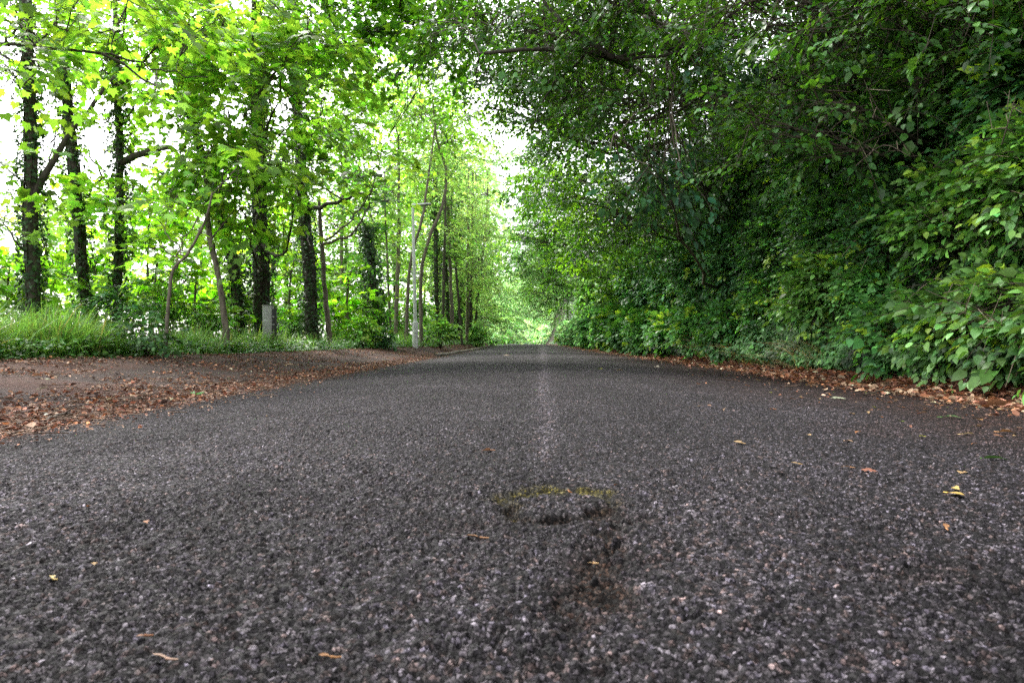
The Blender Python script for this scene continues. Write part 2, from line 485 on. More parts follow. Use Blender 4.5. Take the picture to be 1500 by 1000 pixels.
def build_road():
    xl = axis_steps(0, 2.5, lambda x: .0034 if x < .8 else .0034 + (x - .8) * .0018)
    xr = axis_steps(0, 3.5, lambda x: .0034 if x < .8 else .0034 + (x - .8) * .0018)
    xs = np.concatenate([-xl[::-1], xr[1:]])
    xs = xs / np.where(xs < 0, xl[-1] / 2.52, xr[-1] / 3.52)
    ys = np.concatenate([[-30, -8, -2], axis_steps(-.5, .35, lambda y: .03), axis_steps(.4, 120, lambda y: max(.0034, y * .0036))])
    X, Y, F = grid(xs, ys)
    # ragged edges
    eL = sstep(-X, 2.3, 2.52); eR = sstep(X, 3.2, 3.52)
    X = X + eL * .12 * (fbm(X * 0, Y, .5, 77) - .5) * 2 + eR * .15 * (fbm(X * 0, Y, .6, 78) - .5) * 2
    Xw = X + xc(Y)
    Z = road_z(Xw, Y)
    near = 1 - sstep(Y, 12, 30)
    d1, d2, bx, by, r1, r2, r3 = cells(X + .004 * (vn(X, Y, .006, 201) - .5), Y + .004 * (vn(X, Y, .006, 203) - .5), .0105, 3)
    crease = sstep(d2 - d1, 0, .35)
    chip = (r1 * .0052 + (r2 - .5) * 1.0 * bx + (r3 - .5) * 1.0 * by) * crease - .0030 * (1 - crease)
    e1, e2, cx, cy, q1, q2, q3 = cells(X + .3, Y, .026, 9)
    big = (q3 > .72) * sstep(e2 - e1, 0, .3)
    chip = chip * (1 - .7 * big) + big * (.0038 + (q1 - .5) * .45 * cx + (q2 - .5) * .45 * cy)
    lowf = (fbm(X, Y, .35, 21) - .5) * .012 + (fbm(X, Y, .07, 29, 2) - .5) * .005
    h = chip * (.45 + 1.1 * fbm(X, Y, .2, 61)) + lowf
    Z = Z + h * (.25 + .75 * near)
    Z -= .02 * sstep(-X, 2.35, 2.5) + .02 * sstep(X, 3.3, 3.5)
    # colour of the chips
    g = .022 + .055 * r1 ** 1.5
    g = np.where(q3 > .72, g * .5 + .5 * (.015 + .07 * q1), g)
    g = g * (.30 + .70 * crease)
    g = np.where((r2 > .993), .10 + .06 * r3, g)
    # far off single chips can not be told apart
    f = sstep(Y, 6, 25)
    g = g * (1 - f) + .046 * f * (.75 + .5 * fbm(X, Y * .12, .35, 55)) 
    g = g * .84
    g = g * .93
    hue = np.stack([np.ones_like(g) * 1.05 + .22 * (r3 > .86), np.ones_like(g) * .97, np.ones_like(g) * 1.05 - .15 * (r3 > .86) + .12 * (r3 < .25)], 1)
    C = g[:, None] * hue
    C *= (.78 + .44 * fbm(X, Y * .04 + 3, .16, 97))[:, None]
    C *= ((.62 + .76 * fbm(X, Y, .7, 88)) * (.72 + .56 * fbm(X, Y * .22, .30, 89)))[:, None]
    # worn lighter strips along the lane, the central seam
    seam = np.exp(-((X - .01 - .030 * Y + .012 * np.sin(Y * 1.3)) / (.024 + .0045 * Y)) ** 2) * sstep(Y, 1.75, 2.3)
    trk = np.exp(-((X + 1.45) / .35) ** 2) * .35 + np.exp(-((X - 1.5) / .35) ** 2) * .12
    C *= (1 + 1.25 * seam + trk)[:, None]
    C = C * (1 + .02)
    # brown dirt towards both edges, wider on the right
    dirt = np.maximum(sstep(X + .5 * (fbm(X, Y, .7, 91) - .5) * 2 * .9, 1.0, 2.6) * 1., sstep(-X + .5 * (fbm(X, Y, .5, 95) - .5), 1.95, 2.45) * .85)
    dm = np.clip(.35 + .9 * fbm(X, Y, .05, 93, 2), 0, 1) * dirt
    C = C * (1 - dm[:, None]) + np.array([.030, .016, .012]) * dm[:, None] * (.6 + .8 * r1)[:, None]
    # moss ring and rusty stain of the old patch
    wx = X + .11 * (fbm(X, Y, .07, 101) - .5); wy = Y + .11 * (fbm(X, Y, .06, 103) - .5)
    rr = np.hypot((wx - .075) / .115, (wy - 1.50) / .125)
    ang = np.arctan2(wy - 1.5, wx - .075)
    ring = np.exp(-((rr - 1) / .20) ** 2)
    Z -= ring * .009
    sel = .12 + .88 * sstep(np.sin(ang), .45, .9) + .25 * sstep(-np.cos(ang), .3, .9)
    moss = np.clip(ring * sel * sstep(fbm(X, Y, .012, 107, 2), .15, .45) * 2.2, 0, 1)
    C *= (1 - .95 * ring * (.6 + .4 * fbm(X, Y, .02, 111, 2)))[:, None]
    C *= (1 + .45 * sstep(.82 - rr, 0, .15))[:, None]
    C = C * (1 - moss[:, None]) + np.array([.055, .048, .008]) * moss[:, None] * (.6 + .7 * r1)[:, None]
    st = ring * sstep(-np.sin(ang), -.3, .6) * .9
    for (sx, sy, ax_, ay_, w) in ((.17, 1.27, .028, .07, 1.), (.155, 1.17, .028, .07, 1.), (.13, 1.08, .05, .06, 1.), (.105, .98, .032, .07, 1.), (.07, .90, .03, .05, .8), (.19, 1.36, .12, .035, .45), (-.10, 1.33, .08, .05, .35), (.62, 1.05, .08, .05, .3), (-.2, 1.55, .09, .03, .25)):
        st = np.maximum(st, w * np.exp(-((wx - sx) / ax_) ** 2 - ((wy - sy) / ay_) ** 2))
    st = np.clip(1.5 * st * sstep(fbm(X, Y, .02, 109, 2), .15, .45), 0, 1)
    Z -= .012 * np.clip(st, 0, 1)
    C = C * (1 - st[:, None]) + np.array([.018, .0105, .007]) * st[:, None] * (.5 + .9 * r1)[:, None]
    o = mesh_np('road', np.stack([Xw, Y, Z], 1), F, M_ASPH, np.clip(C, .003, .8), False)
    tag(o, kind='structure')


def build_kerb():
    g = Geo(); y = 20.0
    while y < 66:
        L = .9
        a = y + .008; b = y + L - .008
        pr = [(0, -.12), (0, .0), (.012, .018), (.11, .022), (.125, .01), (.125, -.12)]
        V = []
        for yy in (a, b):
            x0 = XL - .06 + xc(yy) + .12 * sstep(yy, 20, 34) 
            zb = ground_z(np.array(XL - .1 + xc(yy)), np.array(yy)) + .075 + .02 * (hash2(np.array(round(y * 7)), np.array(3), 1) - .5)
            for (px, pz) in pr: V.append((x0 - px + .06, yy, zb + pz))
        n = len(pr); F = [(k, (k + 1) % n, n + (k + 1) % n, n + k) for k in range(n)]
        g.add(V, F, np.array([.20, .17, .145]) * (.8 + .4 * random.random()))
        g.add([V[k] for k in range(n)], [(0, 1, 2), (0, 2, 3), (0, 3, 4), (0, 4, 5)], (.15, .13, .11))
        y += L
    o = g.build('kerb', M_CONC); tag(o, kind='structure')


# ------------------------------------------------------------------ litter, grass, ground cover
DEADC = np.array([[.17, .06, .03], [.30, .12, .05], [.28, .15, .09], [.12, .055, .035], [.38, .25, .17], [.24, .09, .055], [.08, .04, .03], [.17, .11, .08], [.10, .05, .035]])


def build_litter(name, label, pts, smin, smax, cat='leaf litter', lift=.006, pal=DEADC):
    n = len(pts)
    x = pts[:, 0]; y = pts[:, 1]
    z = np.maximum(ground_z(x, y), np.where((x - xc(y) > XL) & (x - xc(y) < XR), road_z(x, y) + .001, -99)) + lift + rng.random(n) * .012
    ang = rng.random(n) * 6.283
    ax = np.stack([np.cos(ang), np.sin(ang), rng.normal(.05, .22, n)], 1)
    nm = np.stack([rng.normal(0, .35, n), rng.normal(0, .35, n), np.ones(n)], 1)
    s = rng.uniform(smin, smax, n) * np.exp(rng.normal(0, .25, n))
    c = pal[rng.integers(0, len(pal), n)] * np.exp(rng.normal(0, .38, (n, 1)))
    g = Geo()
    g.add(*leaves(DEAD, np.stack([x, y, z], 1), ax, nm, s, np.clip(c, .01, .75), rng.uniform(.2, 1.8, n)))
    # bits of twig among the leaves
    k = max(n // 22, 4); idx = rng.integers(0, n, k)
    a2 = rng.random(k) * 6.28; L = rng.uniform(.05, .22, k)
    p0 = np.stack([x[idx], y[idx], z[idx] + .008], 1); dd = np.stack([np.cos(a2) * L, np.sin(a2) * L, rng.uniform(-.01, .02, k)], 1)
    Q = np.stack([p0, p0 + dd * .5 + rng.normal(0, .006, (k, 3)), p0 + dd], 1)
    V, F = tubes(Q, np.ones((k, 3)) * .0028, 3)
    g.add(V, F, (.13, .08, .05))
    o = g.build(name, M_LITTER); tag(o, label, cat, kind='stuff')


def litter_points(n, y0, y1, fx):
    u = rng.random(n)
    y = y0 * (y1 / y0) ** u
    x = fx(y, n)
    return np.stack([x + xc(y), y], 1)


def all_litter():
    def left_band(y, n):
        ge = grass_edge(y) - xc(y)
        t = rng.random(n)
        x = XL + (ge - XL) * t
        keep = fbm(x, y, .55, 131) + .25 * np.exp(-((t - .12) / .12) ** 2) + .12 * np.exp(-((t - .8) / .25) ** 2) + rng.normal(0, .07, n)
        return np.where(keep > .52, x, XL + (ge - XL) * np.clip(rng.normal(.1, .08, n), 0, 1) )
    p = litter_points(46000, 1.6, 60, left_band)
    build_litter('leaf_litter', 'brown and orange fallen leaves covering the earth verge left of the road', p, .012, .042)

    def right_band(y, n):
        t = np.abs(rng.normal(0, 1, n))
        return XR + .42 - t * .42 + .15 * (fbm(y, y * 0, .8, 141) - .5)
    p = litter_points(17000, 2.2, 66, right_band)
    build_litter('leaf_litter', 'orange fallen leaves piled along the foot of the right bank', p, .03, .07, pal=np.array([[.26, .10, .042], [.34, .16, .08], [.20, .075, .035], [.50, .34, .22], [.13, .055, .035], [.33, .15, .10]]))

    def spill(y, n):
        return np.where(rng.random(n) < .62, XR - np.abs(rng.normal(0, .62, n)), XL + np.abs(rng.normal(0, .26, n)))
    p = litter_points(6500, 1.9, 45, spill)
    build_litter('leaf_litter', 'crumbs of broken leaf and twig strewn on the road edges', p, .008, .022, lift=.003)


def build_grass():
    # tall pale grass on the left, tufts
    spots = []
    for k in range(520):
        y = rng.uniform(6.0, 34) if k > 150 else rng.uniform(6.2, 12)
        x = grass_edge(np.array(y)) - .28 - abs(rng.normal(0, .6))
        u = 765 + (x - 0) / y * 1000
        hgt = .42
        if u < 150: hgt = .47
        elif 240 < u < 370: hgt = .50
        elif 470 < u < 600: hgt = .45
        elif 150 <= u <= 235: hgt = .28
        hgt *= .55 + .9 * float(vn(np.array(x), np.array(y), .5, 66))
        spots.append((float(x), y, hgt * rng.uniform(.7, 1.2)))
    g = Geo()
    for k in range(26): spots.append((-5.45 + rng.normal(0, .28), 13.75 + rng.normal(0, .12), .2))
    for (x, y, h) in spots:
        n = int(70 * (1 if y < 14 else .55))
        r = rng.normal(0, .13, (n, 2)); px = x + r[:, 0]; py = y + r[:, 1]
        pz = ground_z(px, py) - .02
        a = rng.random(n) * 6.28 * .6 + rng.random() * 6.28; bend = rng.uniform(.1, 1.1, n) * h
        hh = h * rng.uniform(.35, 1.25, n); w = rng.uniform(.003, .009, n) * (1 + y * .03)
        base = np.stack([px, py, pz], 1)
        dirv = np.stack([np.cos(a), np.sin(a), np.zeros(n)], 1); sd = np.stack([-np.sin(a), np.cos(a), np.zeros(n)], 1)
        V = []
        for t, ww in ((0, 1), (.45, .9), (.8, .6), (1, .05)):
            c = base + dirv * (bend * t * t)[:, None]; c[:, 2] += hh * (t - .25 * t * t * (bend / h))
            V.append(c + sd * (w * ww)[:, None]); V.append(c - sd * (w * ww)[:, None])
        V = np.stack(V, 1)
        F = []
        for q in range(3): F += [(2 * q, 2 * q + 1, 2 * q + 3, 2 * q + 2)]
        F = (np.arange(n) * 8)[:, None, None] + np.array(F)[None]
        col = tints(n, (.20, .37, .10), .28, .12, .07, (.36, .33, .16))
        g.add(V.reshape(-1, 3), F.reshape(-1, 4), np.repeat(col, 8, 0))
    o = g.build('grass', M_GRASS); tag(o, 'tall pale green grass along the edge of the left verge', 'grass', kind='stuff')
    # straw-coloured wisps at the foot of the right bank
    g = Geo(); n = 1500
    py = rng.uniform(8.6, 14.5, n); px = 3.72 + np.abs(rng.normal(0, .45, n)); pz = ground_z(px, py) - .02
    a = rng.normal(math.pi, 1.8, n); h = rng.uniform(.12, .6, n) * (.4 + 1.2 * vn(py, py * 0, .7, 5)); bend = h * rng.uniform(.3, 1.3, n)
    Q = np.stack([np.stack([px + np.cos(a) * bend * t * t, py + np.sin(a) * bend * t * t, pz + h * (t - .45 * t * t)], 1) for t in (0, .4, .75, 1)], 1)
    V, F = tubes(Q, np.array([.0035, .003, .0022, .0008])[None] * np.ones((n, 1)), 3)
    g.add(V, F, np.repeat(tints(n, (.46, .38, .20), .3, .1, .3, (.16, .22, .06)), 12, 0))
    o = g.build('grass', M_GRASS); tag(o, 'dry straw coloured grass at the foot of the right bank', 'grass', kind='stuff')


def build_groundcover():
    # low ivy and nettles on the left between litter and trees
    n = 30000
    y = 5.5 * (45 / 5.5) ** rng.random(n)
    x = grass_edge(y) + .12 - np.abs(rng.normal(0, 1.3, n)) 
    z = ground_z(x, y) + rng.random(n) ** 2 * .16 * (1 + .8 * vn(x, y, .6, 8)) + .01
    a = rng.random(n) * 6.28
    ax = np.stack([np.cos(a), np.sin(a), rng.normal(-.1, .3, n)], 1)
    nm = np.stack([rng.normal(.15, .35, n), rng.normal(-.3, .35, n), np.ones(n)], 1)
    g = Geo()
    g.add(*leaves(IVY, np.stack([x, y, z], 1), ax, nm, rng.uniform(.03, .065, n) * (1 + y * .02), tints(n, (.075, .19, .04), .4, .15)))
    o = g.build('ground_cover', M_SHRUB); tag(o, 'green ivy creeping over the ground under the left trees', 'ground cover', kind='stuff')
    # ivy and bramble over the bank on the right
    n = 150000
    y = 3.2 * (75 / 3.2) ** rng.random(n)
    b = np.where(rng.random(n) < .35, rng.random(n) * .9, np.where(rng.random(n) < .88, .9 + 1.9 * rng.random(n), 2.8 + 1.5 * rng.random(n)))
    x = xc(y) + 3.85 + b
    z = ground_z(x, y)
    puff = .10 + .42 * fbm(y, b * 1.4, .9, 151)
    dep = rng.random(n) ** .6
    x2 = x - puff * dep * .85; z2 = z + puff * dep * .75
    a = rng.normal(math.pi, 1.1, n)
    ax = np.stack([np.cos(a) * .7, np.sin(a) * .7, -np.abs(rng.normal(.7, .3, n))], 1)
    nm = np.stack([-np.ones(n), rng.normal(-.35, .5, n), rng.uniform(.1, 1.3, n)], 1)
    g = Geo()
    tn = tints(n, (.060, .145, .040), .35, .14) * (.25 + 1.25 * sstep(fbm(y, b, 1.1, 157), .3, .65))[:, None]  # patchy darkening paints the shade of hollows into the ivy tint
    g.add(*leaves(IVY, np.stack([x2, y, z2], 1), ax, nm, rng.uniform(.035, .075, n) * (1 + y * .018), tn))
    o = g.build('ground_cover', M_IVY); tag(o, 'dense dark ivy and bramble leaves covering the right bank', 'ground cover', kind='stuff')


# ------------------------------------------------------------------ plants
def haze_tone(c, y):
    # distance haze painted into the leaf colour: lighter and greyer farther off
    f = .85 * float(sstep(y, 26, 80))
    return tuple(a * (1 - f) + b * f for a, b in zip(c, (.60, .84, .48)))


def make_tree(name, label, cat, path, radii, clusters, leaf='maple', lsize=.118, base=(.09, .19, .02), mat=None, bark=None, group=None,
              spr=27, nleaf=17, light=0.0, light_col=(.3, .45, .04), ivy=0, ivy_r=.10, ivy_top=1.0, limbs=(), sides=12, sprL=.75, flat=.35, droop=.25, var=.3, twigs=True, W=.34, twigpale=False):
    mat = mat or M_MAPLE; bark = bark or M_BARK
    tpl = dict(maple=MAPLE, ovate=OVATE, ivy=IVY, simple=SIMPLE, lance=LANCE)[leaf]
    path = np.asarray(path, float)
    base = haze_tone(base, path[0][1])
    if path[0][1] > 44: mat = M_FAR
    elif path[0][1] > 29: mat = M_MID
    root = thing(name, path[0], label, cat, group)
    K = max(8, len(path) * 6)
    q = smooth_path(np.c_[path, np.asarray(radii)[:, None]], K)
    P, Rr = q[:, :3], np.maximum(q[:, 3], .004)
    wob = rng.normal(0, .12, (K, 3)) * Rr[:, None] * .8; wob[0] = 0
    P = P + wob
    Rr = Rr.copy(); Rr[0] *= 1.35
    V, F = tubes(P[None], Rr[None], sides)
    tg = Geo(); 
    vv = V.reshape(K, sides, 3); jit = 1 + .10 * rng.normal(0, 1, (K, sides, 1))
    vv = P[:, None] + (vv - P[:, None]) * jit
    tg.add(vv.reshape(-1, 3), F)
    tg.build('trunk', bark, root, smooth=True)
    lg = Geo()
    def limb(V, F):
        if path[0][1] > 19: lg.add(V, F); return
        g_ = Geo(); g_.add(V, F); g_.build('branch', bark, root, smooth=True)
    anchors = [(P, Rr)]
    for lim in limbs:
        lp = smooth_path(np.asarray(lim[0], float), 14); lr = np.linspace(lim[1], lim[2], 14)
        lp[1:] += rng.normal(0, .02, (13, 3))
        V, F = tubes(lp[None], lr[None], 8); limb(V, F); anchors.append((lp, lr))
    cg = Geo(); wg = Geo()
    for cl in clusters:
        c = np.array(cl[0], float); r = np.array(cl[1] if np.ndim(cl[1]) else [cl[1]] * 3, float); dens = cl[2] if len(cl) > 2 else 1.0
        # limb to the cluster from whichever stem point suits
        best = None
        for (ap, ar) in anchors:
            dd = np.linalg.norm(ap - c, axis=1) + np.maximum(ap[:, 2] - c[2] + .3, 0) * 1.5
            k = int(np.argmin(dd))
            if best is None or dd[k] < best[0]: best = (dd[k], ap[k], ar[k])
        a = best[1]; L = np.linalg.norm(c - a)
        if L > .25:
            mid = (a + c) / 2 + rng.normal(0, .08 * L, 3) + np.array([0, 0, -.06 * L])
            endp = c + (c - a) / L * r.mean() * .5
            lp = smooth_path([a, mid, c, endp], 12); r0 = min(best[2] * .6, .010 + .011 * L)
            lp[1:] += rng.normal(0, .012 * L / 2, (11, 3))
            V, F = tubes(lp[None], np.linspace(r0, .006, 12)[None], 6); limb(V, F)
        else:
            lp = np.repeat(c[None], 12, 0) + rng.normal(0, .05, (12, 3))
        n = max(3, int(spr * dens * (r.prod() ** (1 / 3)) ** 1.7))
        dv = nrm(rng.normal(0, 1, (n, 3))); rad = rng.uniform(.25, .95, (n, 1))
        # clumps: sprays gather around a few centres
        kc = max(2, n // 7); cc = nrm(rng.normal(0, 1, (kc, 3)))
        dv = nrm(dv * .75 + cc[rng.integers(0, kc, n)])
        org = c + dv * r * rad
        dd = dv * np.array([1, 1, .35]) + rng.normal(0, .35, (n, 3))
        st = lp[rng.integers(4, 12, n)]
        m1 = (st + org) / 2 + rng.normal(0, .08, (n, 3))
        if twigs:
            V, F = tubes(np.stack([st, m1, org], 1), np.array([.010, .007, .004])[None] * np.ones((n, 1)), 3); wg.add(V, F)
        sprays(cg, wg if twigs else None, org, dd, sprL, W, nleaf, lsize, tpl, base, droop=droop, flat=flat, var=var, light=light, light_col=light_col)
    if lg.V: lg.build('branches', bark, root, smooth=True)
    if wg.V: wg.build('twigs', M_TWIGPALE if twigpale else M_TWIG, root)
    if cg.V: cg.build('crown', mat, root)
    if ivy:
        kmax = int(K * ivy_top)
        n = ivy; t = rng.random(n) ** 1.05 * (kmax - 1.01); i = t.astype(int); f = (t - i)[:, None]
        c = P[i] * (1 - f) + P[i + 1] * f; rr = (Rr[i] * (1 - f[:, 0]) + Rr[i + 1] * f[:, 0])
        th = rng.random(n) * 6.283
        lump = .35 + 1.3 * fbm(th * .35, c[:, 2], .5, 171)
        rad = rr + ivy_r * lump * rng.random(n) ** .7
        o = np.stack([np.cos(th), np.sin(th), np.zeros(n)], 1)
        pos = c + o * rad[:, None]
        ax = o * .35 + rng.normal(0, .4, (n, 3)); ax[:, 2] -= .8
        nm = o + rng.normal(0, .4, (n, 3)); nm[:, 2] += .45
        ig = Geo()
        ig.add(*leaves(IVY, pos, ax, nm, rng.uniform(.04, .085, n) * (1 if path[0][1] < 18 else 1.4), tints(n, (.028, .068, .018), .35, .15)))
        # creeper stems
        ns = 5; th = rng.random(ns) * 6.28
        Q = np.stack([P[:kmax:2] + (Rr[:kmax:2, None] * 1.05) * np.stack([np.cos(th[q] + np.arange(len(P[:kmax:2])) * .25), np.sin(th[q] + np.arange(len(P[:kmax:2])) * .25), 0 * np.arange(len(P[:kmax:2]))], 1) for q in range(ns)], 0)
        V, F = tubes(Q, np.ones(Q.shape[:2]) * .012, 4); ig.add(V, F, (.05, .035, .02))
        ig.build('ivy', M_IVY, root)
    return root


SHB = 1.5




def make_shrub(name, label, cat, loc, r, n, group=None, leaf='ovate', lsize=.09, base=(.05, .13, .035), mat=None, light=.04, light_col=(.32, .48, .05), face=(-1, -.35, .1),
               nleaf=12, L=.45, W=.16, var=.3, stems=7, flat=.4, droop=.35, pale=False):
    mat = mat or M_SHRUB
    tpl = dict(maple=MAPLE, ovate=OVATE, ivy=IVY, simple=SIMPLE, lance=LANCE)[leaf]
    loc = np.array(loc, float); r = np.array(r, float); base = haze_tone(tuple(c * SHB for c in base), loc[1])
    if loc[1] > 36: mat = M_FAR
    z0 = float(ground_z(np.array(loc[0]), np.array(loc[1])))
    foot = np.array([loc[0] + (.25 if face[0] < -.5 else 0), loc[1], 0]); foot[2] = float(ground_z(np.array(foot[0]), np.array(foot[1])))
    root = thing(name, foot, label, cat, group)
    c = np.array([loc[0], loc[1], loc[2]])
    face = np.array(face, float)
    dv = nrm(rng.normal(0, 1, (n, 3)) + face * .9)
    kc = max(3, n // 9); cc = nrm(rng.normal(0, 1, (kc, 3)) + face * .8)
    dv = nrm(dv * .8 + cc[rng.integers(0, kc, n)])
    org = c + dv * r * rng.uniform(.35, .9, (n, 1))
    gz = ground_z(org[:, 0], org[:, 1]); org[:, 2] = np.maximum(org[:, 2], gz + .06)
    cg = Geo(); wg = Geo()
    # stems arch from the foot to the sprays
    pick = rng.integers(0, n, max(stems, n // 3))
    Q = []
    for k in pick:
        a = foot + rng.normal(0, .06, 3) * np.array([1, 1, .2]); b = org[k]
        m = a * .45 + b * .55 + np.array([0, 0, .18 * np.linalg.norm(b - a)])
        Q.append(smooth_path([a, m, b], 7))
    Q = np.array(Q)
    V, F = tubes(Q, np.linspace(.009, .004, 7)[None] * np.ones((len(Q), 1)), 4); wg.add(V, F)
    sprays(cg, wg, org, dv * np.array([1, 1, .7]) + np.array([0, 0, .15]) + rng.normal(0, .3, (n, 3)), L, W, nleaf, lsize, tpl, base, droop=droop, flat=flat, var=var, light=light, light_col=light_col, upn=1.0)
    if loc[1] < 16 and loc[0] > 2:
        nb = 9; Q = []
        for k in range(nb):
            e = c + nrm(rng.normal(0, 1, 3) + face * 1.2) * r * rng.uniform(.9, 1.15) + np.array([0, 0, .05])
            a = foot + rng.normal(0, .15, 3) * np.array([1, 1, .3]); m = (a + e) / 2 + rng.normal(0, .12, 3) + np.array([-.08, 0, .15])
            Q.append(smooth_path([a, m, e, e + rng.normal(0, .12, 3) - np.array([.05, 0, .12])], 10))
        dg = Geo(); V, F = tubes(np.array(Q), np.linspace(.006, .0022, 10)[None] * np.ones((nb, 1)), 4); dg.add(V, F); dg.build('bare_stems', M_TWIGPALE, root)
    wg.build('stems', M_TWIGPALE if pale else M_TWIG, root); cg.build('foliage', mat, root)
    return root


# ------------------------------------------------------------------ left trees
def trunk_px(pts, y, w):
    """pts: (u, v[, y]) from the base up; w: widths in the same units at each"""
    P = []
    for p in pts:
        P.append(at(p[0], p[1], p[2] if len(p) > 2 else y))
    P = np.array(P)
    b = P[0].copy(); b[2] = float(ground_z(np.array(b[0]), np.array(b[1]))) - .05
    s = P[1] - P[0]
    sh_ = s[:2] / max(s[2], .1) * (b[2] - P[0][2]) * .5
    b[:2] += sh_ * min(1, .45 / max(np.linalg.norm(sh_), 1e-6))
    P = np.vstack([b[None], P]) if P[0][2] - b[2] > .15 else np.vstack([b[None], P[1:]])
    ww = list(w)
    ww = ([w[0] * 1.05] + ww) if len(P) == len(w) + 1 else ww
    Rr = np.array(ww) * np.array([p[1] for p in P]) / 2000.0
    return P, Rr


def C(u, v, y, r, d=1.0): return (at(u, v, y), r, d)


GL = (.16, .30, .045)      # yellow-green of the maples
GB = (.28, .43, .12)       # lighter leaves further back


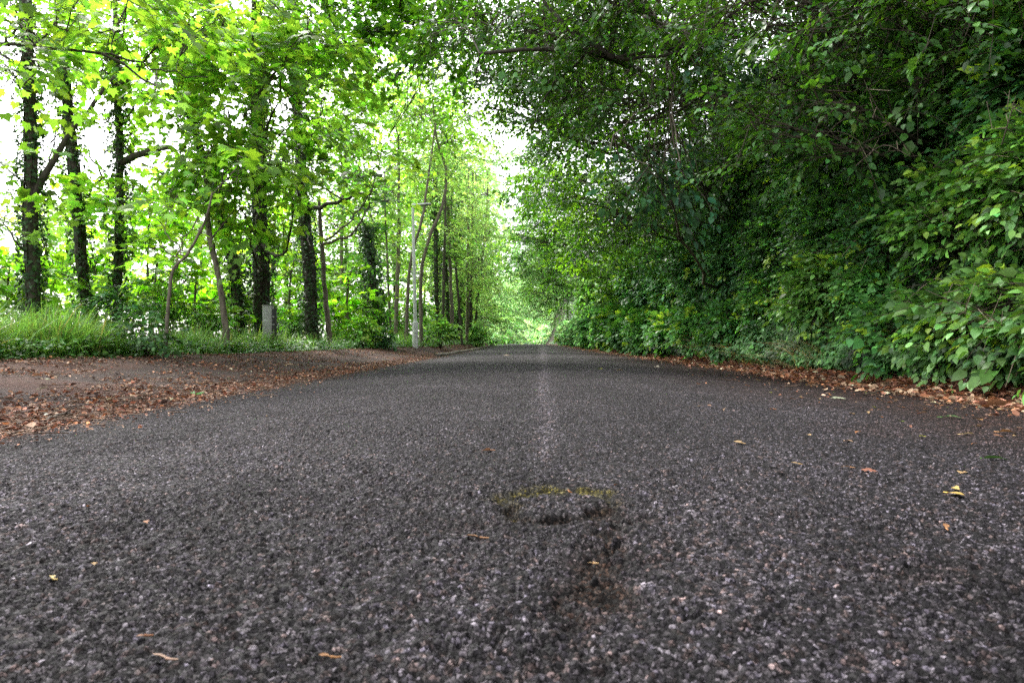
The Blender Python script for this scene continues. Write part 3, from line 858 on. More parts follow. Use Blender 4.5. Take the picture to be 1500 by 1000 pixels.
def left_trees():
    P, Rr = trunk_px([(-120, 480), (-110, 250), (-125, 60), (-150, -200)], 7.5, [26, 24, 20, 12])
    make_tree('maple_tree', 'sycamore beyond the left edge whose long thin branch reaches in with pale green leaves', 'tree', P, Rr,
              [C(20, 20, 7.2, .55), C(95, 25, 7.4, .4, .7), C(175, 20, 7.6, .45, .8), C(60, 95, 7.5, .45, .6), C(225, 110, 7.8, .4, .6), C(265, 60, 8, .6), C(150, -40, 7.5, .8), C(40, -60, 7, .8)],
              base=GL, limbs=[([at(-118, 130, 7.5), at(0, 58, 7.4), at(60, 66, 7.4), at(140, 75, 7.5), at(225, 123, 7.6)], .032, .010), ([at(0, 57, 7.4), at(30, 36, 7.4), at(105, 37, 7.5)], .016, .006),
                                    ([at(135, 73, 7.5), at(215, 95, 7.7), at(300, 112, 8)], .014, .005)], spr=34, nleaf=13, lsize=.098, sprL=.5)
    P, Rr = trunk_px([(40, 455), (38, 250), (33, 60), (30, -140)], 11, [19.4, 17.3, 13.7, 8.6])
    make_tree('ivy_clad_tree', 'dark upright trunk with sparse ivy, leftmost in the photo', 'tree', P, Rr,
              [C(15, 110, 11, 1.0, .8), C(70, 215, 11, .7, .55), C(-15, 230, 11, .8, .7), C(0, 330, 10.5, .6, .7), C(75, 30, 11, .8, .6), C(0, 0, 11, .9, .6)],
              base=GL, ivy=2300, ivy_r=.14, ivy_top=.8, limbs=[([at(42, 285, 11), at(75, 225, 11), at(110, 175, 11), at(160, 110, 11)], .06, .02), ([at(37, 130, 11), at(15, 90, 11), at(-20, 60, 11)], .04, .015)])
    P, Rr = trunk_px([(122, 470), (110, 330), (95, 180), (78, 20), (70, -150)], 13, [14.4, 15.1, 14.4, 10.1, 5.8])
    make_tree('ivy_clad_tree', 'dark trunk leaning left with ivy, second from the left edge', 'tree', P, Rr,
              [C(120, 120, 13, 1.0, .6), C(130, 270, 13, .6, .5), C(70, 90, 13, .7, .5), C(110, 0, 13, 1.0, .6)],
              base=GL, ivy=2300, ivy_r=.16, ivy_top=.75)
    P, Rr = trunk_px([(166, 480), (168, 380), (170, 210), (165, 90), (160, -120)], 13.5, [11.5, 11.5, 9.4, 7.2, 5.0])
    make_tree('ivy_clad_tree', 'slim ivy-covered trunk with a stout bare branch pointing right', 'tree', P, Rr,
              [C(200, 130, 13, .9, .7), C(185, 285, 13, .7, .8), C(225, 60, 12.5, 1.1), C(150, 330, 13, .5, .8), C(240, -10, 13, 1.3, .8), C(160, 190, 13, .5, .6)],
              base=GL, ivy=3000, ivy_r=.2, ivy_top=.8, limbs=[([at(170, 238, 13.5), at(190, 228, 13.4), at(220, 218, 13.2), at(245, 212, 13)], .075, .05), ([at(168, 290, 13.5), at(140, 250, 13.5), at(118, 210, 13.5)], .03, .012)])
    P, Rr = trunk_px([(347, 475), (338, 380), (315, 290), (285, 200), (262, 100), (250, -60)], 15, [14.4, 13.7, 12.2, 10.8, 9.4, 5.8])
    make_tree('ivy_clad_tree', 'ivy-clad trunk leaning left, behind the slim pale sapling', 'tree', P, Rr,
              [C(265, 190, 14.5, 1.0, .8), C(300, 120, 14, 1.2), C(250, 60, 14, 1.3), C(230, 250, 14, .8, .7), C(300, 20, 14, 1.4), C(220, -20, 14.5, 1.4)],
              base=GL, ivy=3200, ivy_r=.2, ivy_top=.8)
    P, Rr = trunk_px([(383, 488), (380, 400), (377, 280), (374, 120), (372, -120)], 15.6, [24.5, 21.6, 19.4, 16.6, 11.5])
    make_tree('ivy_clad_tree', 'stout trunk thickly wrapped in dark ivy behind the grey marker post', 'tree', P, Rr,
              [C(335, 60, 12, 1.1), C(330, 170, 11.5, 1.0), C(405, 130, 12, 1.1), C(395, 235, 11.5, .9), C(310, 250, 12, .8, .8), C(440, 50, 12, 1.1), C(370, 0, 12, 1.4), C(350, 300, 12, .6, .8), C(430, 290, 12.5, .6, .7)],
              base=GL, ivy=5200, ivy_r=.22, ivy_top=.75)
    P, Rr = trunk_px([(455, 490), (452, 400), (442, 280), (434, 170), (430, 60), (428, -120)], 17, [18.0, 16.6, 15.1, 13.0, 10.1, 6.5])
    make_tree('ivy_clad_tree', 'dark ivy-clad trunk whose long arching limb reaches over the road', 'tree', P, Rr,
              [C(480, 70, 15, 1.0), C(535, 40, 15, 1.1), C(430, 220, 15.5, 1.0), C(585, 20, 14.5, 1.0), C(640, 15, 14, .9, .8), C(475, 5, 15, 1.3), C(560, 90, 15, .55, .8), C(470, 150, 15.5, .8), C(690, -30, 13.5, 1.2), C(620, -50, 13.5, 1.4), C(655, 80, 13.5, .7, .8), C(690, 35, 13, .8), C(520, -60, 14, 1.5)],
              base=(.07, .17, .018), ivy=4200, ivy_r=.17, ivy_top=.72,
              limbs=[([at(434, 180, 17), at(440, 128, 16.5), at(470, 85, 16), at(515, 68, 15.5), at(545, 48, 15), at(575, 30, 14.5), at(592, -20, 14)], .10, .035),
                     ([at(445, 305, 17), at(480, 300, 16.6), at(520, 285, 16), at(545, 278, 15.5)], .06, .02),
                     ([at(447, 330, 17), at(452, 360, 16)], .02, .01)])
    # thin bare saplings
    P, Rr = trunk_px([(482, 500), (475, 430), (469, 340), (466, 290)], 17.5, [8, 7, 6, 4])
    make_tree('sapling', 'thin pale sapling with two arching forks beside the ivy-clad trunk', 'sapling', P, Rr,
              [C(540, 290, 14, .5, .8), C(530, 250, 14, .5, .7), C(470, 260, 14, .4, .8), C(545, 232, 14, .4, .6)],
              base=GL, bark=M_BARKPALE, limbs=[([at(470, 358, 14), at(495, 350, 14), at(520, 335, 14), at(540, 295, 14)], .032, .012), ([at(472, 352, 14), at(500, 335, 14), at(530, 300, 14), at(548, 265, 14)], .025, .01)], spr=20)
    P, Rr = trunk_px([(239, 505), (243, 440), (250, 395), (272, 370), (298, 320), (308, 280)], 9.6, [5.5, 5, 4.5, 4, 3.5, 2.5])
    make_tree('sapling', 'thin crooked brown sapling bending right at the edge of the leaf litter', 'sapling', P, Rr,
              [C(230, 350, 9.8, .4, .8), C(280, 330, 9.8, .35, .8), C(330, 260, 9.8, .5, .8), C(250, 300, 9.8, .4, .6)],
              base=GL, bark=M_BARKPALE, limbs=[([at(252, 392, 9.6), at(262, 355, 9.6), at(270, 340, 9.6)], .016, .008), ([at(268, 374, 9.6), at(245, 345, 9.7), at(215, 310, 9.8)], .012, .006)], spr=26, nleaf=10, lsize=.12)
    P, Rr = trunk_px([(327, 475), (318, 410), (305, 350), (300, 300), (297, 220)], 12, [9, 8, 8, 7, 4])
    make_tree('sapling', 'slim pale grey sapling rising between two ivy-clad trunks', 'sapling', P, Rr,
              [C(310, 210, 12, .6), C(270, 240, 12, .6, .8), C(330, 320, 12, .4, .7), C(285, 290, 12, .5, .7)],
              base=GL, bark=M_BARKPALE, limbs=[([at(300, 310, 12), at(285, 270, 12), at(275, 230, 12)], .022, .01), ([at(302, 305, 12), at(318, 280, 12), at(335, 255, 12)], .022, .01)], spr=24)
    # understory of young maples, each of its own
    us = [(60, 372, 13, .75, 'young maple with pale leaves between the two leftmost dark trunks'),
          (135, 400, 15, .7, 'small bright maple low behind the second dark trunk'),
          (225, 395, 14, .75, 'leafy young maple just left of the crooked sapling'),
          (285, 410, 14.5, .65, 'small maple filling the gap right of the crooked sapling'),
          (425, 405, 19, .9, 'young maple seen between the stout ivy-clad trunk and the next one'),
          (5, 405, 12, .6, 'small maple against the left edge above the tall grass'),
          (510, 420, 21, .9, 'young maple right of the thin forked sapling'),
          (215, 310, 17, 1.1, 'taller pale maple behind the bare pointing branch'),
          (400, 340, 21, 1.2, 'pale maple crown behind the stout ivy-clad trunk')]
    for (u, v, y, r, lab) in us:
        P, Rr = trunk_px([(u + 5, 490), (u - 3, (v + 490) / 2), (u, v - 10)], y, [4, 3.5, 2.5])
        make_tree('young_maple', lab, 'tree', P, Rr, [C(u, v, y, r, 1.0), C(u + 40 * 10 / y, v + 25, y + .3, r * .7, .8), C(u - 45 * 10 / y, v - 20, y - .3, r * .7, .8), C(u + 10, v + 45, y, r * .55, .7)],
                  base=(.19, .36, .03), bark=M_BARKPALE, spr=26, nleaf=12, lsize=.15, sprL=.55, mat=M_BRIGHT)
    # the lit wood behind, further along
    bg = [(556, 495, 535, 330, 22, 14, 1, [(540, 350, 1.0), (520, 300, 1.0), (542, 400, .6), (545, 430, .5)], (.06, .15, .03), 'ivy-smothered leaning trunk left of the street lamp'),
          (580, 470, 583, 200, 28, 9, 0, [(580, 170, 2.2), (540, 200, 2.0), (610, 130, 2.0), (575, 280, 1.6), (560, 110, 1.8)], GB, 'straight reddish trunk with yellow-green crown behind the lamp'),
          (500, 470, 505, 200, 27, 8, 0, [(500, 250, 2.0), (520, 180, 2.0), (490, 330, 1.5), (530, 330, 1.4), (500, 150, 1.8)], GB, 'pale thin tree behind the forked sapling, yellow-green crown'),
          (640, 480, 636, 240, 34, 9, 1, [(640, 200, 2.2), (655, 300, 2.0), (620, 270, 1.8), (640, 380, 1.6), (670, 240, 1.6)], (.13, .26, .03), 'ivy-clad tree just right of the lamp column'),
          (658, 485, 655, 300, 38, 8, 1, [(668, 330, 2.4), (690, 290, 2.0), (650, 400, 1.8), (690, 380, 1.8)], GB, 'dark trunk with drooping pale foliage right of the lamp'),
          (672, 488, 670, 330, 42, 7, 1, [(700, 345, 2.6), (680, 420, 2.0), (712, 400, 2.0)], GB, 'dark slim trunk by the far kerb with yellowish crown'),
          (690, 490, 692, 350, 50, 6, 1, [(705, 420, 2.4), (690, 460, 1.8)], (.15, .28, .04), 'slim trunk where the kerb fades from view on the left'),
          (705, 492, 708, 380, 58, 6, 0, [(718, 430, 2.6), (712, 465, 2.0)], GB, 'small far trunk at the left end of the road'),
          (620, 480, 618, 300, 45, 5, 0, [(600, 330, 2.8), (630, 250, 3), (610, 400, 2.6), (560, 330, 3), (590, 230, 3)], GB, 'pale tree deep in the wood behind the lamp'),
          (460, 470, 462, 300, 34, 6, 0, [(460, 330, 2.6), (430, 270, 2.6), (470, 400, 2.2), (400, 400, 2.2), (520, 400, 2.0)], GB, 'pale tree deep in the wood behind the arching limb tree'),
          (350, 470, 350, 330, 30, 6, 0, [(350, 380, 1.8, ), (310, 340, 1.8), (270, 420, 1.5), (370, 430, 1.4)], GB, 'bright thin tree behind the stout ivy-clad trunk'),
          (90, 480, 92, 330, 24, 6, 0, [(80, 400, 1.2), (30, 330, 1.2), (140, 340, 1.0), (10, 430, 1.0)], GB, 'thin bright tree behind the leftmost dark trunks')]
    bg += [(25, 480, 28, 330, 20, 5, 0, [(15, 300, 1.0), (50, 390, .9), (0, 420, .8), (75, 320, .8)], GB, 'thin pale tree in the gap right beside the leftmost trunk'),
           (150, 480, 150, 330, 22, 5, 0, [(150, 310, .8), (140, 420, .9), (175, 440, .8), (215, 440, .9), (120, 445, .7)], GB, 'thin pale tree behind the second and third dark trunks'),
           (250, 480, 246, 300, 21, 5, 0, [(250, 330, 1.1), (235, 400, 1.0), (275, 290, 1.0), (225, 250, 1.0), (290, 440, .8)], GB, 'thin pale tree behind the crooked sapling')]
    for (ub, vb, ut, vt, y, w, iv, cl, col, lab) in bg:
        P, Rr = trunk_px([(ub, vb), ((ub + ut) / 2 + random.uniform(-4, 4), (vb + vt) / 2), (ut, vt)], y, [w * .7, w * .6, w * .4])
        make_tree('woodland_tree', lab, 'tree', P, Rr, [C(c[0], c[1], y + rng.normal(0, 1), c[2], 1.0) for c in cl], base=col, mat=M_BRIGHT, bark=M_BARK if iv else M_BARKPALE,
                  spr=17, nleaf=20, lsize=.15, sprL=.9, W=.45, leaf='ivy' if y < 30 else 'simple', ivy=2200 if iv else 0, ivy_r=.28, var=.25)
    names = ['left of the stout ivy-clad trunk', 'right of the stout ivy-clad trunk', 'between the forked sapling and the leaning ivy trunk', 'just left of the lamp column', 'just right of the lamp column', 'behind the leftmost trunks', 'behind the slim pale sapling', 'near the kerb', 'over the low dark bramble', 'where the wood thins toward the far bend']
    us_ = [345, 415, 505, 575, 640, 40, 290, 675, 545, 700]
    for k, (u, nm) in enumerate(zip(us_, names)):
        y = [33, 36, 34, 38, 44, 26, 30, 48, 31, 60][k]; sc_ = y / 34.
        P, Rr = trunk_px([(u, 480), (u + 3, 400), (u - 4, 300)], y, [6, 5, 3])
        make_tree('background_tree', 'light green tree deep in the wood, ' + nm, 'tree', P, Rr,
                  [C(u - 8, 300, y, 1.8 * sc_), C(u + 25, 355, y, 1.6 * sc_), C(u - 25, 400, y, 1.5 * sc_), C(u + 8, 440, y - 1, 1.3 * sc_), C(u - 18, 462, y - 1, 1.0 * sc_), C(u + 28, 465, y, 1.0 * sc_)] + ([C(u, 240, y, 1.8 * sc_)] if k % 2 else []),
                  base=[(.20, .36, .04), (.27, .43, .05), (.16, .32, .05)][k % 3], mat=M_BRIGHT, bark=M_BARK, leaf='simple', lsize=.17 * sc_, spr=15, nleaf=22, sprL=.9 * sc_, W=.5, twigs=True, var=.25)
    place = ['nearest the bright bush right of the lamp', 'next after the drooping pale foliage', 'leaning slightly left before the far kerb', 'close beside a darker twin', 'darker of a close pair', 'midway along the kerb', 'slanting right over the kerb', 'almost at the far bend', 'thinnest before the far bend', 'left of the lamp behind the bramble']
    for k, (u, y, w, ln) in enumerate([(648, 31, 5, 2), (663, 35, 6, -3), (676, 37, 4, -7), (684, 40, 5, 1), (688, 41, 6, 2), (697, 45, 4, 0), (694, 43, 4, 9), (709, 55, 4, 3), (713, 60, 3, 0), (572, 24, 4, -4)]):
        P, Rr = trunk_px([(u, 492), (u + ln, 410), (u + ln * 2, 320), (u + ln * 2.3, 250)], y, [w, w * .85, w * .7, w * .4])
        make_tree('slim_tree', 'slim bare-stemmed tree in the left wood, ' + place[k], 'tree', P, Rr, [C(u + ln * 2, 290, y, 1.0), C(u + ln * 2, 340, y, .8, .8)], base=GB, mat=M_BRIGHT, bark=[M_BARK, M_BARKPALE][k % 2], leaf='simple', lsize=.15, spr=14, nleaf=16, sides=7)
    # the two bare curving stems by the lamp
    P, Rr = trunk_px([(595, 478), (598, 410), (605, 365), (618, 320), (627, 260), (638, 180)], 25, [5, 4.5, 4.2, 3.8, 3.2, 2.4])
    make_tree('curved_tree', 'light brown wavy stem directly behind the lamp column', 'tree', P, Rr, [C(620, 160, 25, 1.4, .9), C(650, 210, 25, 1.2, .8), C(600, 240, 25, 1, .6)], base=GB, mat=M_BRIGHT, bark=M_BARKPALE, leaf='ivy', lsize=.13)
    P, Rr = trunk_px([(616, 480), (617, 400), (628, 350), (648, 300), (653, 250), (640, 205), (634, 150)], 26, [5.5, 5, 4.8, 4.4, 4, 3.2, 2.4])
    make_tree('curved_tree', 'grey stem sweeping right then back above the street lamp', 'tree', P, Rr, [C(640, 110, 26, 1.5, .9), C(665, 180, 26, 1.2, .7), C(610, 170, 26, 1.2, .7)], base=GB, mat=M_BRIGHT, bark=M_BARKPALE, leaf='ivy', lsize=.13)


# ------------------------------------------------------------------ right trees and shrubs
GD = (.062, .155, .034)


def right_trees():
    P, Rr = trunk_px([(1090, 330), (1066, 255), (1050, 150), (1037, 20), (1030, -150)], 17, [34, 30, 26, 22, 14])
    make_tree('ivy_clad_tree', 'massive dark trunk half hidden in shade on the right bank', 'tree', P, Rr,
              [C(1030, 60, 10, 1.3), C(900, 50, 10, 1.4), C(800, 45, 10.5, 1.3, .9), C(720, 20, 11, 1.1, .8), C(930, 150, 10.5, 1.2), C(840, 130, 11, 1.1, .9), C(1100, 130, 9.5, 1.1), C(960, -60, 9, 1.6), C(820, -60, 10, 1.6), C(1090, 10, 9.5, 1.3), C(700, -60, 10.5, 1.5, .8), C(715, 105, 12, .7, .8), C(650, 40, 11.5, .7, .7), C(1080, 200, 12.5, 1.2), C(1140, 260, 13.5, 1.2), C(1010, 260, 13.5, 1.1), C(980, 20, 12, 1.5), C(880, -20, 12, 1.6), C(1100, 280, 14, 1.0), C(1040, 140, 14, 1.6), C(960, 200, 14.5, 1.4), C(900, 90, 14, 1.5), C(1000, 330, 15, 1.1), C(1060, 330, 14.5, 1.1), C(940, 330, 16, 1.2), C(1010, 250, 14, 1.2), C(1130, 220, 12.5, 1.2), C(1080, 400, 15, .8)],
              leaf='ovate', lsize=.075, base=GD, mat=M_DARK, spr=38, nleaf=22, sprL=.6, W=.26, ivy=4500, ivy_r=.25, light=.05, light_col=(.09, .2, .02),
              limbs=[([at(1052, 170, 16.9), at(960, 120, 12.5), at(880, 80, 10), at(760, 74, 10), at(700, 78, 10)], .10, .025), ([at(1046, 120, 16.9), at(960, 40, 12), at(900, -40, 9.5)], .09, .05), ([at(900, 85, 10), at(830, 40, 10), at(780, -20, 10)], .045, .02),
                     ([at(865, 80, 10), at(815, 120, 10.2), at(775, 190, 10.4)], .025, .008)])
    P, Rr = trunk_px([(1060, 320, 16.4), (1020, 210, 14.2), (1003, 156, 13.4), (988, 99, 12.6), (970, 50, 12), (955, 25, 11.6), (930, -30, 11)], 12, [11, 10, 9.5, 9, 8, 8, 6])
    make_tree('leaning_tree', 'pale slender trunk leaning left and forking near the top of the photo', 'tree', P, Rr,
              [C(990, 215, 9, .7, .8), C(960, 250, 9, .7, .7), C(900, 200, 9, .7, .6), C(1030, 60, 9, .7, .7)], leaf='ovate', lsize=.095, base=(.05, .13, .06), mat=M_SHRUB, bark=M_BARKPALE, spr=30, nleaf=14, sprL=.55, W=.16, droop=.45,
              limbs=[([at(958, 33, 11.4), at(962, 5, 11.4), at(958, -40, 11.2)], .04, .02)])
    P, Rr = trunk_px([(1400, 120, 8), (1370, 20, 8), (1340, -120, 8)], 8, [60, 52, 40])
    make_tree('ivy_clad_tree', 'dark trunk high on the bank near the right edge', 'tree', P, Rr,
              [C(1180, 60, 7.8, 1.0), C(1300, 30, 7.2, .9), C(1420, 30, 6.8, .9), C(1240, 150, 7.6, .9, .8), C(1150, 190, 8, .9), C(1380, 120, 7, .7, .8), C(1480, 100, 6.6, .7), C(1230, -40, 7, 1.2), C(1400, -60, 6.5, 1.2), C(1100, -20, 8, 1.3), C(1480, -10, 7, 1.2), C(1330, 90, 9, 1.3), C(1440, 60, 8.5, 1.3), C(1260, 20, 9.5, 1.5)],
              leaf='ovate', lsize=.075, base=(.07, .17, .038), mat=M_DARK, spr=34, nleaf=20, sprL=.5, W=.22, ivy=3500, ivy_r=.3)
    P, Rr = trunk_px([(1262, 230), (1240, 130), (1195, 20), (1180, -120)], 9.5, [30, 27, 23, 15])
    make_tree('ivy_clad_tree', 'dark trunk showing through the shaded gap right of the massive one', 'tree', P, Rr,
              [C(1160, 120, 8.6, 1.0, .9), C(1250, 60, 8.4, 1.0), C(1130, 30, 8.8, 1.1), C(1200, 170, 11.5, 1.4), C(1130, 160, 12, 1.4), C(1290, 150, 11, 1.3), C(1180, 60, 12, 1.6)], leaf='ovate', lsize=.08, base=(.06, .155, .038), mat=M_DARK, spr=28, nleaf=20, sprL=.5, W=.22, ivy=5000, ivy_r=.35)
    far = [(1050, 380, 1010, 130, 17, 16, [(900, 200, 1.5), (940, 60, 1.7), (800, 50, 1.5), (880, 60, 1.5), (740, 40, 1.1), (738, 110, .8), (700, 150, .8), (775, 160, 1.0), (840, 0, 1.6), (1000, 40, 1.6), (870, 300, 1.2), (860, 130, 1.6), (800, 130, 1.5), (930, 290, 1.4), (760, 60, 1.4), (960, 230, 1.4), (700, 110, 1.0), (820, 210, 1.0)], (.05, .135, .02), 'dark leafy tree behind the massive trunk, arching over the road'),
           (970, 420, 935, 220, 22.5, 11, [(880, 270, 1.6), (830, 200, 1.7), (870, 350, 1.5), (800, 260, 1.3), (930, 330, 1.4)], (.06, .16, .022), 'bright-edged tree with boughs hanging down over the road'),
           (925, 440, 900, 260, 29, 9, [(850, 330, 1.8), (810, 290, 1.7), (780, 350, 1.4), (860, 400, 1.7), (790, 260, 1.4)], (.055, .145, .028), 'tree with bluish green foliage midway down the right side'),
           (892, 450, 875, 300, 37, 8, [(830, 380, 2.0), (800, 330, 1.9), (785, 400, 1.6), (840, 330, 2.0)], (.075, .18, .03), 'rounded tree two thirds of the way down the right side'),
           (858, 465, 842, 330, 48, 7, [(810, 390, 2.4), (790, 350, 2.2), (785, 430, 1.8), (820, 430, 2.2)], (.10, .22, .035), 'lighter tree near the far end on the right side'),
           (832, 475, 820, 370, 62, 3, [(800, 430, 2.6), (785, 400, 2.4), (770, 440, 1.8), (810, 380, 2.6), (775, 390, 2.0)], (.13, .26, .05), 'pale green tree at the far end on the right side')]
    for (ub, vb, ut, vt, y, w, cl, col, lab) in far:
        P, Rr = trunk_px([(ub, vb), ((ub + ut) / 2 + 3, (vb + vt) / 2), (ut, vt)], y, [w, w * .85, w * .55])
        make_tree('roadside_tree', lab, 'tree', P, Rr, [C(c[0], c[1], y + rng.normal(0, .7), c[2], 1.0) for c in cl], base=col, mat=M_DARK if y < 25 else M_MAPLE,
                  spr=38, nleaf=26, lsize=.085 if y < 20 else .12, sprL=.8, W=.38, leaf='ovate' if y < 20 else 'simple', ivy=1200 if y < 40 else 0, ivy_r=.3, light=.2, light_col=(.20, .40, .05))


def right_shrubs():
    # near leafy shrubs at the foot of the bank: (y, height of the centre, across, along, up, kind, label)
    low = [(3.7, .62, .55, .65, .62, 'broad', 'large-leaved shrub cut by the right edge, nearest the camera'),
           (4.6, .52, .55, .60, .55, 'broad', 'broad-leaved shrub resting on the orange leaves at the right edge'),
           (5.5, .55, .52, .60, .55, 'broad', 'second broad-leaved shrub from the right edge, over a dark hollow'),
           (6.4, .45, .50, .60, .45, 'broad', 'low broad-leaved shrub spilling onto the road edge'),
           (7.3, .42, .45, .60, .42, 'mixed', 'glossy low shrub just right of the straw coloured grass'),
           (8.3, .95, .32, .60, .42, 'small', 'small-leaved shrub above the straw coloured grass, nearer half'),
           (9.8, 1.05, .3, .75, .42, 'small', 'small-leaved shrub above the straw coloured grass, farther half'),
           (11.6, 1.0, .32, .8, .45, 'small', 'dusty green shrub just beyond the straw coloured grass'),
           (13.0, .55, .6, .95, .55, 'mixed', 'bushy shrub with a few yellow shoots at the foot of the bank'),
           (15.2, .6, .6, 1.1, .6, 'small', 'rounded bright shrub a third of the way down the right side'),
           (17.8, .6, .7, 1.3, .65, 'mixed', 'wide shrub halfway between camera and far end, right side'),
           (21, .7, .8, 1.6, .8, 'small', 'shrub under the bright hanging boughs on the right'),
           (25, .8, .9, 2.0, .9, 'mixed', 'bluish shrub opposite the street lamp'),
           (30, .9, 1.0, 2.5, 1.1, 'small', 'shrub beyond the street lamp on the opposite side'),
           (37, 1.0, 1.1, 3.2, 1.3, 'small', 'long low shrub towards the far end on the right'),
           (46, .9, .9, 3, 1.1, 'small', 'pale shrub near the far end on the right'),
           (57, .9, .9, 4, 1.1, 'small', 'last pale shrub on the right before the road disappears')]
    for (y, h, rx, ry, rz, kind, lab) in low:
        far = max(1.0, y / 11.0)
        kw = dict(broad=dict(leaf='ovate', lsize=.082, base=(.068, .15, .035), n=int(150), L=.34, W=.15, nleaf=11, light=.06),
                  mixed=dict(leaf='ovate', lsize=.088 * far ** .6, base=(.05, .14, .035), n=150, L=.35, W=.14, nleaf=13, light=.10),
                  small=dict(leaf='ovate' if y < 16 else 'simple', lsize=.062 * far, base=(.07, .18, .045), n=170, L=.35, W=.13, nleaf=16, light=.10))[kind]
        n = int(kw.pop('n') * (rx * ry * rz / .18) ** .45)
        x = float(xc(y)) + 3.98 + .25 * rx + (.22 if h > .93 and y < 14 else 0)
        make_shrub('roadside_shrub', lab, 'shrub', (x, y, float(prof(y)) + h), (rx, ry, rz), n, **kw)
    mid = [(4.6, 1.75, .6, .8, .7, 'broad', 'arching large-leaved shrub halfway up the picture at the right edge'),
           (5.9, 1.75, .6, .8, .65, 'light', 'shrub with yellow-green shoots in the upper right of the bank'),
           (7.0, 1.55, .6, .8, .65, 'light', 'shrub with pale new leaves left of the yellow-green shoots'),
           (8.2, 1.7, .6, .9, .7, 'dark', 'dark glossy shrub halfway up the bank'),
           (5.0, 2.75, .6, .9, .6, 'broad', 'leafy shrub high on the bank against the right edge'),
           (6.6, 2.75, .6, .9, .7, 'dark', 'dense dark shrub above the yellow-green shoots'),
           (8.4, 2.8, .7, 1.0, .8, 'dark', 'dense dark shrub in the shade under the overhanging trees'),
           (9.8, 1.9, .6, 1.0, .8, 'dark', 'dark ivy-leaved shrub below the massive trunk'),
           (6.0, 3.6, .6, .9, .7, 'broad', 'high leafy shrub cut by the top of the right edge'),
           (7.4, 3.8, .6, 1.0, .8, 'light', 'high shrub below the overhanging boughs, left of the topmost one'),
           (8.8, 4.3, .7, 1.1, .9, 'dark', 'high dark shrub right of the shaded gap'),
           (9.4, 1.0, .5, .9, .7, 'light', 'fresh green shrub behind the straw coloured grass'),
           (10.6, 2.6, .6, 1.1, .8, 'glossy', 'glossy shrub between the massive trunk and the pale new leaves'),
           (6.8, 3.1, .5, .8, .6, 'broad', 'leafy shrub hanging from the bank just above the yellow-green shoots'),
           (7.9, 4.5, .6, .9, .7, 'broad', 'highest leafy shrub at the top right of the photo'),
           (9.6, 3.4, .6, 1.0, .8, 'dark', 'ivy-leaved shrub in the upper bank, left of the arching twig'),
           (11.6, 4.3, .8, 1.2, 1.0, 'dark', 'ivy-leaved shrub in deep shade under the overhanging boughs'),
           (13.8, 3.6, .9, 1.3, 1.1, 'glossy', 'glossy shrub drooping behind the slender leaning trunk'),
           (15.5, 5.0, .9, 1.5, 1.2, 'dark', 'ivy-leaved shrub high above the middle of the bank'),
           (18.5, 4.2, 1.0, 1.8, 1.4, 'glossy', 'glossy shrub high above the small dark hollow'),
           (11.8, 1.9, .7, 1.1, .9, 'dark', 'dark shrub left of the massive trunk'),
           (11.0, 3.1, .8, 1.3, .9, 'dark', 'tall dark shrub behind the slender leaning trunk'),
           (14.0, 2.0, .8, 1.3, 1.0, 'glossy', 'bluish glossy shrub in the middle of the right bank'),
           (16.5, 2.2, .9, 1.5, 1.1, 'glossy', 'glossy shrub beside a small dark hollow in the hedge'),
           (20, 2.4, 1.0, 2.0, 1.3, 'glossy', 'large bluish shrub over the low bright one'),
           (25, 2.6, 1.1, 2.6, 1.5, 'glossy', 'large mid-green shrub opposite the lamp head'),
           (32, 2.8, 1.2, 3.2, 1.8, 'light', 'large light green shrub past the lamp, right side'),
           (42, 3.0, 1.4, 4.5, 2.2, 'light', 'large pale shrub far down on the right side')]
    for (y, h, rx, ry, rz, kind, lab) in mid:
        far = max(1.0, y / 12.0)
        kw = dict(broad=dict(lsize=.08, base=(.066, .15, .034), n=190, L=.38, W=.16, nleaf=12, light=.05),
                  light=dict(lsize=.078 * far ** .7, base=(.07, .16, .032), n=190, L=.38, W=.15, nleaf=12, light=.08, light_col=(.28, .45, .05)),
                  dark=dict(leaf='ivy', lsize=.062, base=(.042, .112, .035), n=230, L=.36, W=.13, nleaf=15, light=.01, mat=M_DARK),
                  glossy=dict(leaf='ovate' if y < 18 else 'simple', lsize=.07 * far ** .8, base=(.055, .145, .05), n=220, L=.42, W=.16, nleaf=16, light=.05))[kind]
        n = int(kw.pop('n') * (rx * ry * rz / .34) ** .45)
        x = float(xc(y)) + 3.95 + (min(h, 1.2) - .1) / 1.3 + max(h - 1.2, 0) / 3.6 - .38
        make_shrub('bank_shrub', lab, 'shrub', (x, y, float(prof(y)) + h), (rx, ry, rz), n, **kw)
    # bare brown shoots that stick out of the bank
    sh = [([(1335, 232, 6.6), (1300, 190, 6.3), (1275, 150, 6.2), (1262, 120, 6.2)], 'long bare grey twig arching out of the dark bank'),
          ([(1460, 215, 5.6), (1470, 180, 5.5), (1480, 145, 5.5)], 'short reddish bare twig near the right edge'),
          ([(1250, 245, 6.9), (1290, 215, 6.6), (1330, 232, 6.4), (1348, 225, 6.4)], 'crooked bare twig below the arching one'),
          ([(1490, 500, 5.0), (1430, 455, 4.9), (1385, 440, 4.9), (1350, 425, 5.0)], 'long thin brown stem crossing the shrubs at right'),
          ([(870, 270, 13), (885, 250, 12.6), (905, 225, 12.4)], 'pale dead twig hanging left of the slender trunk')]
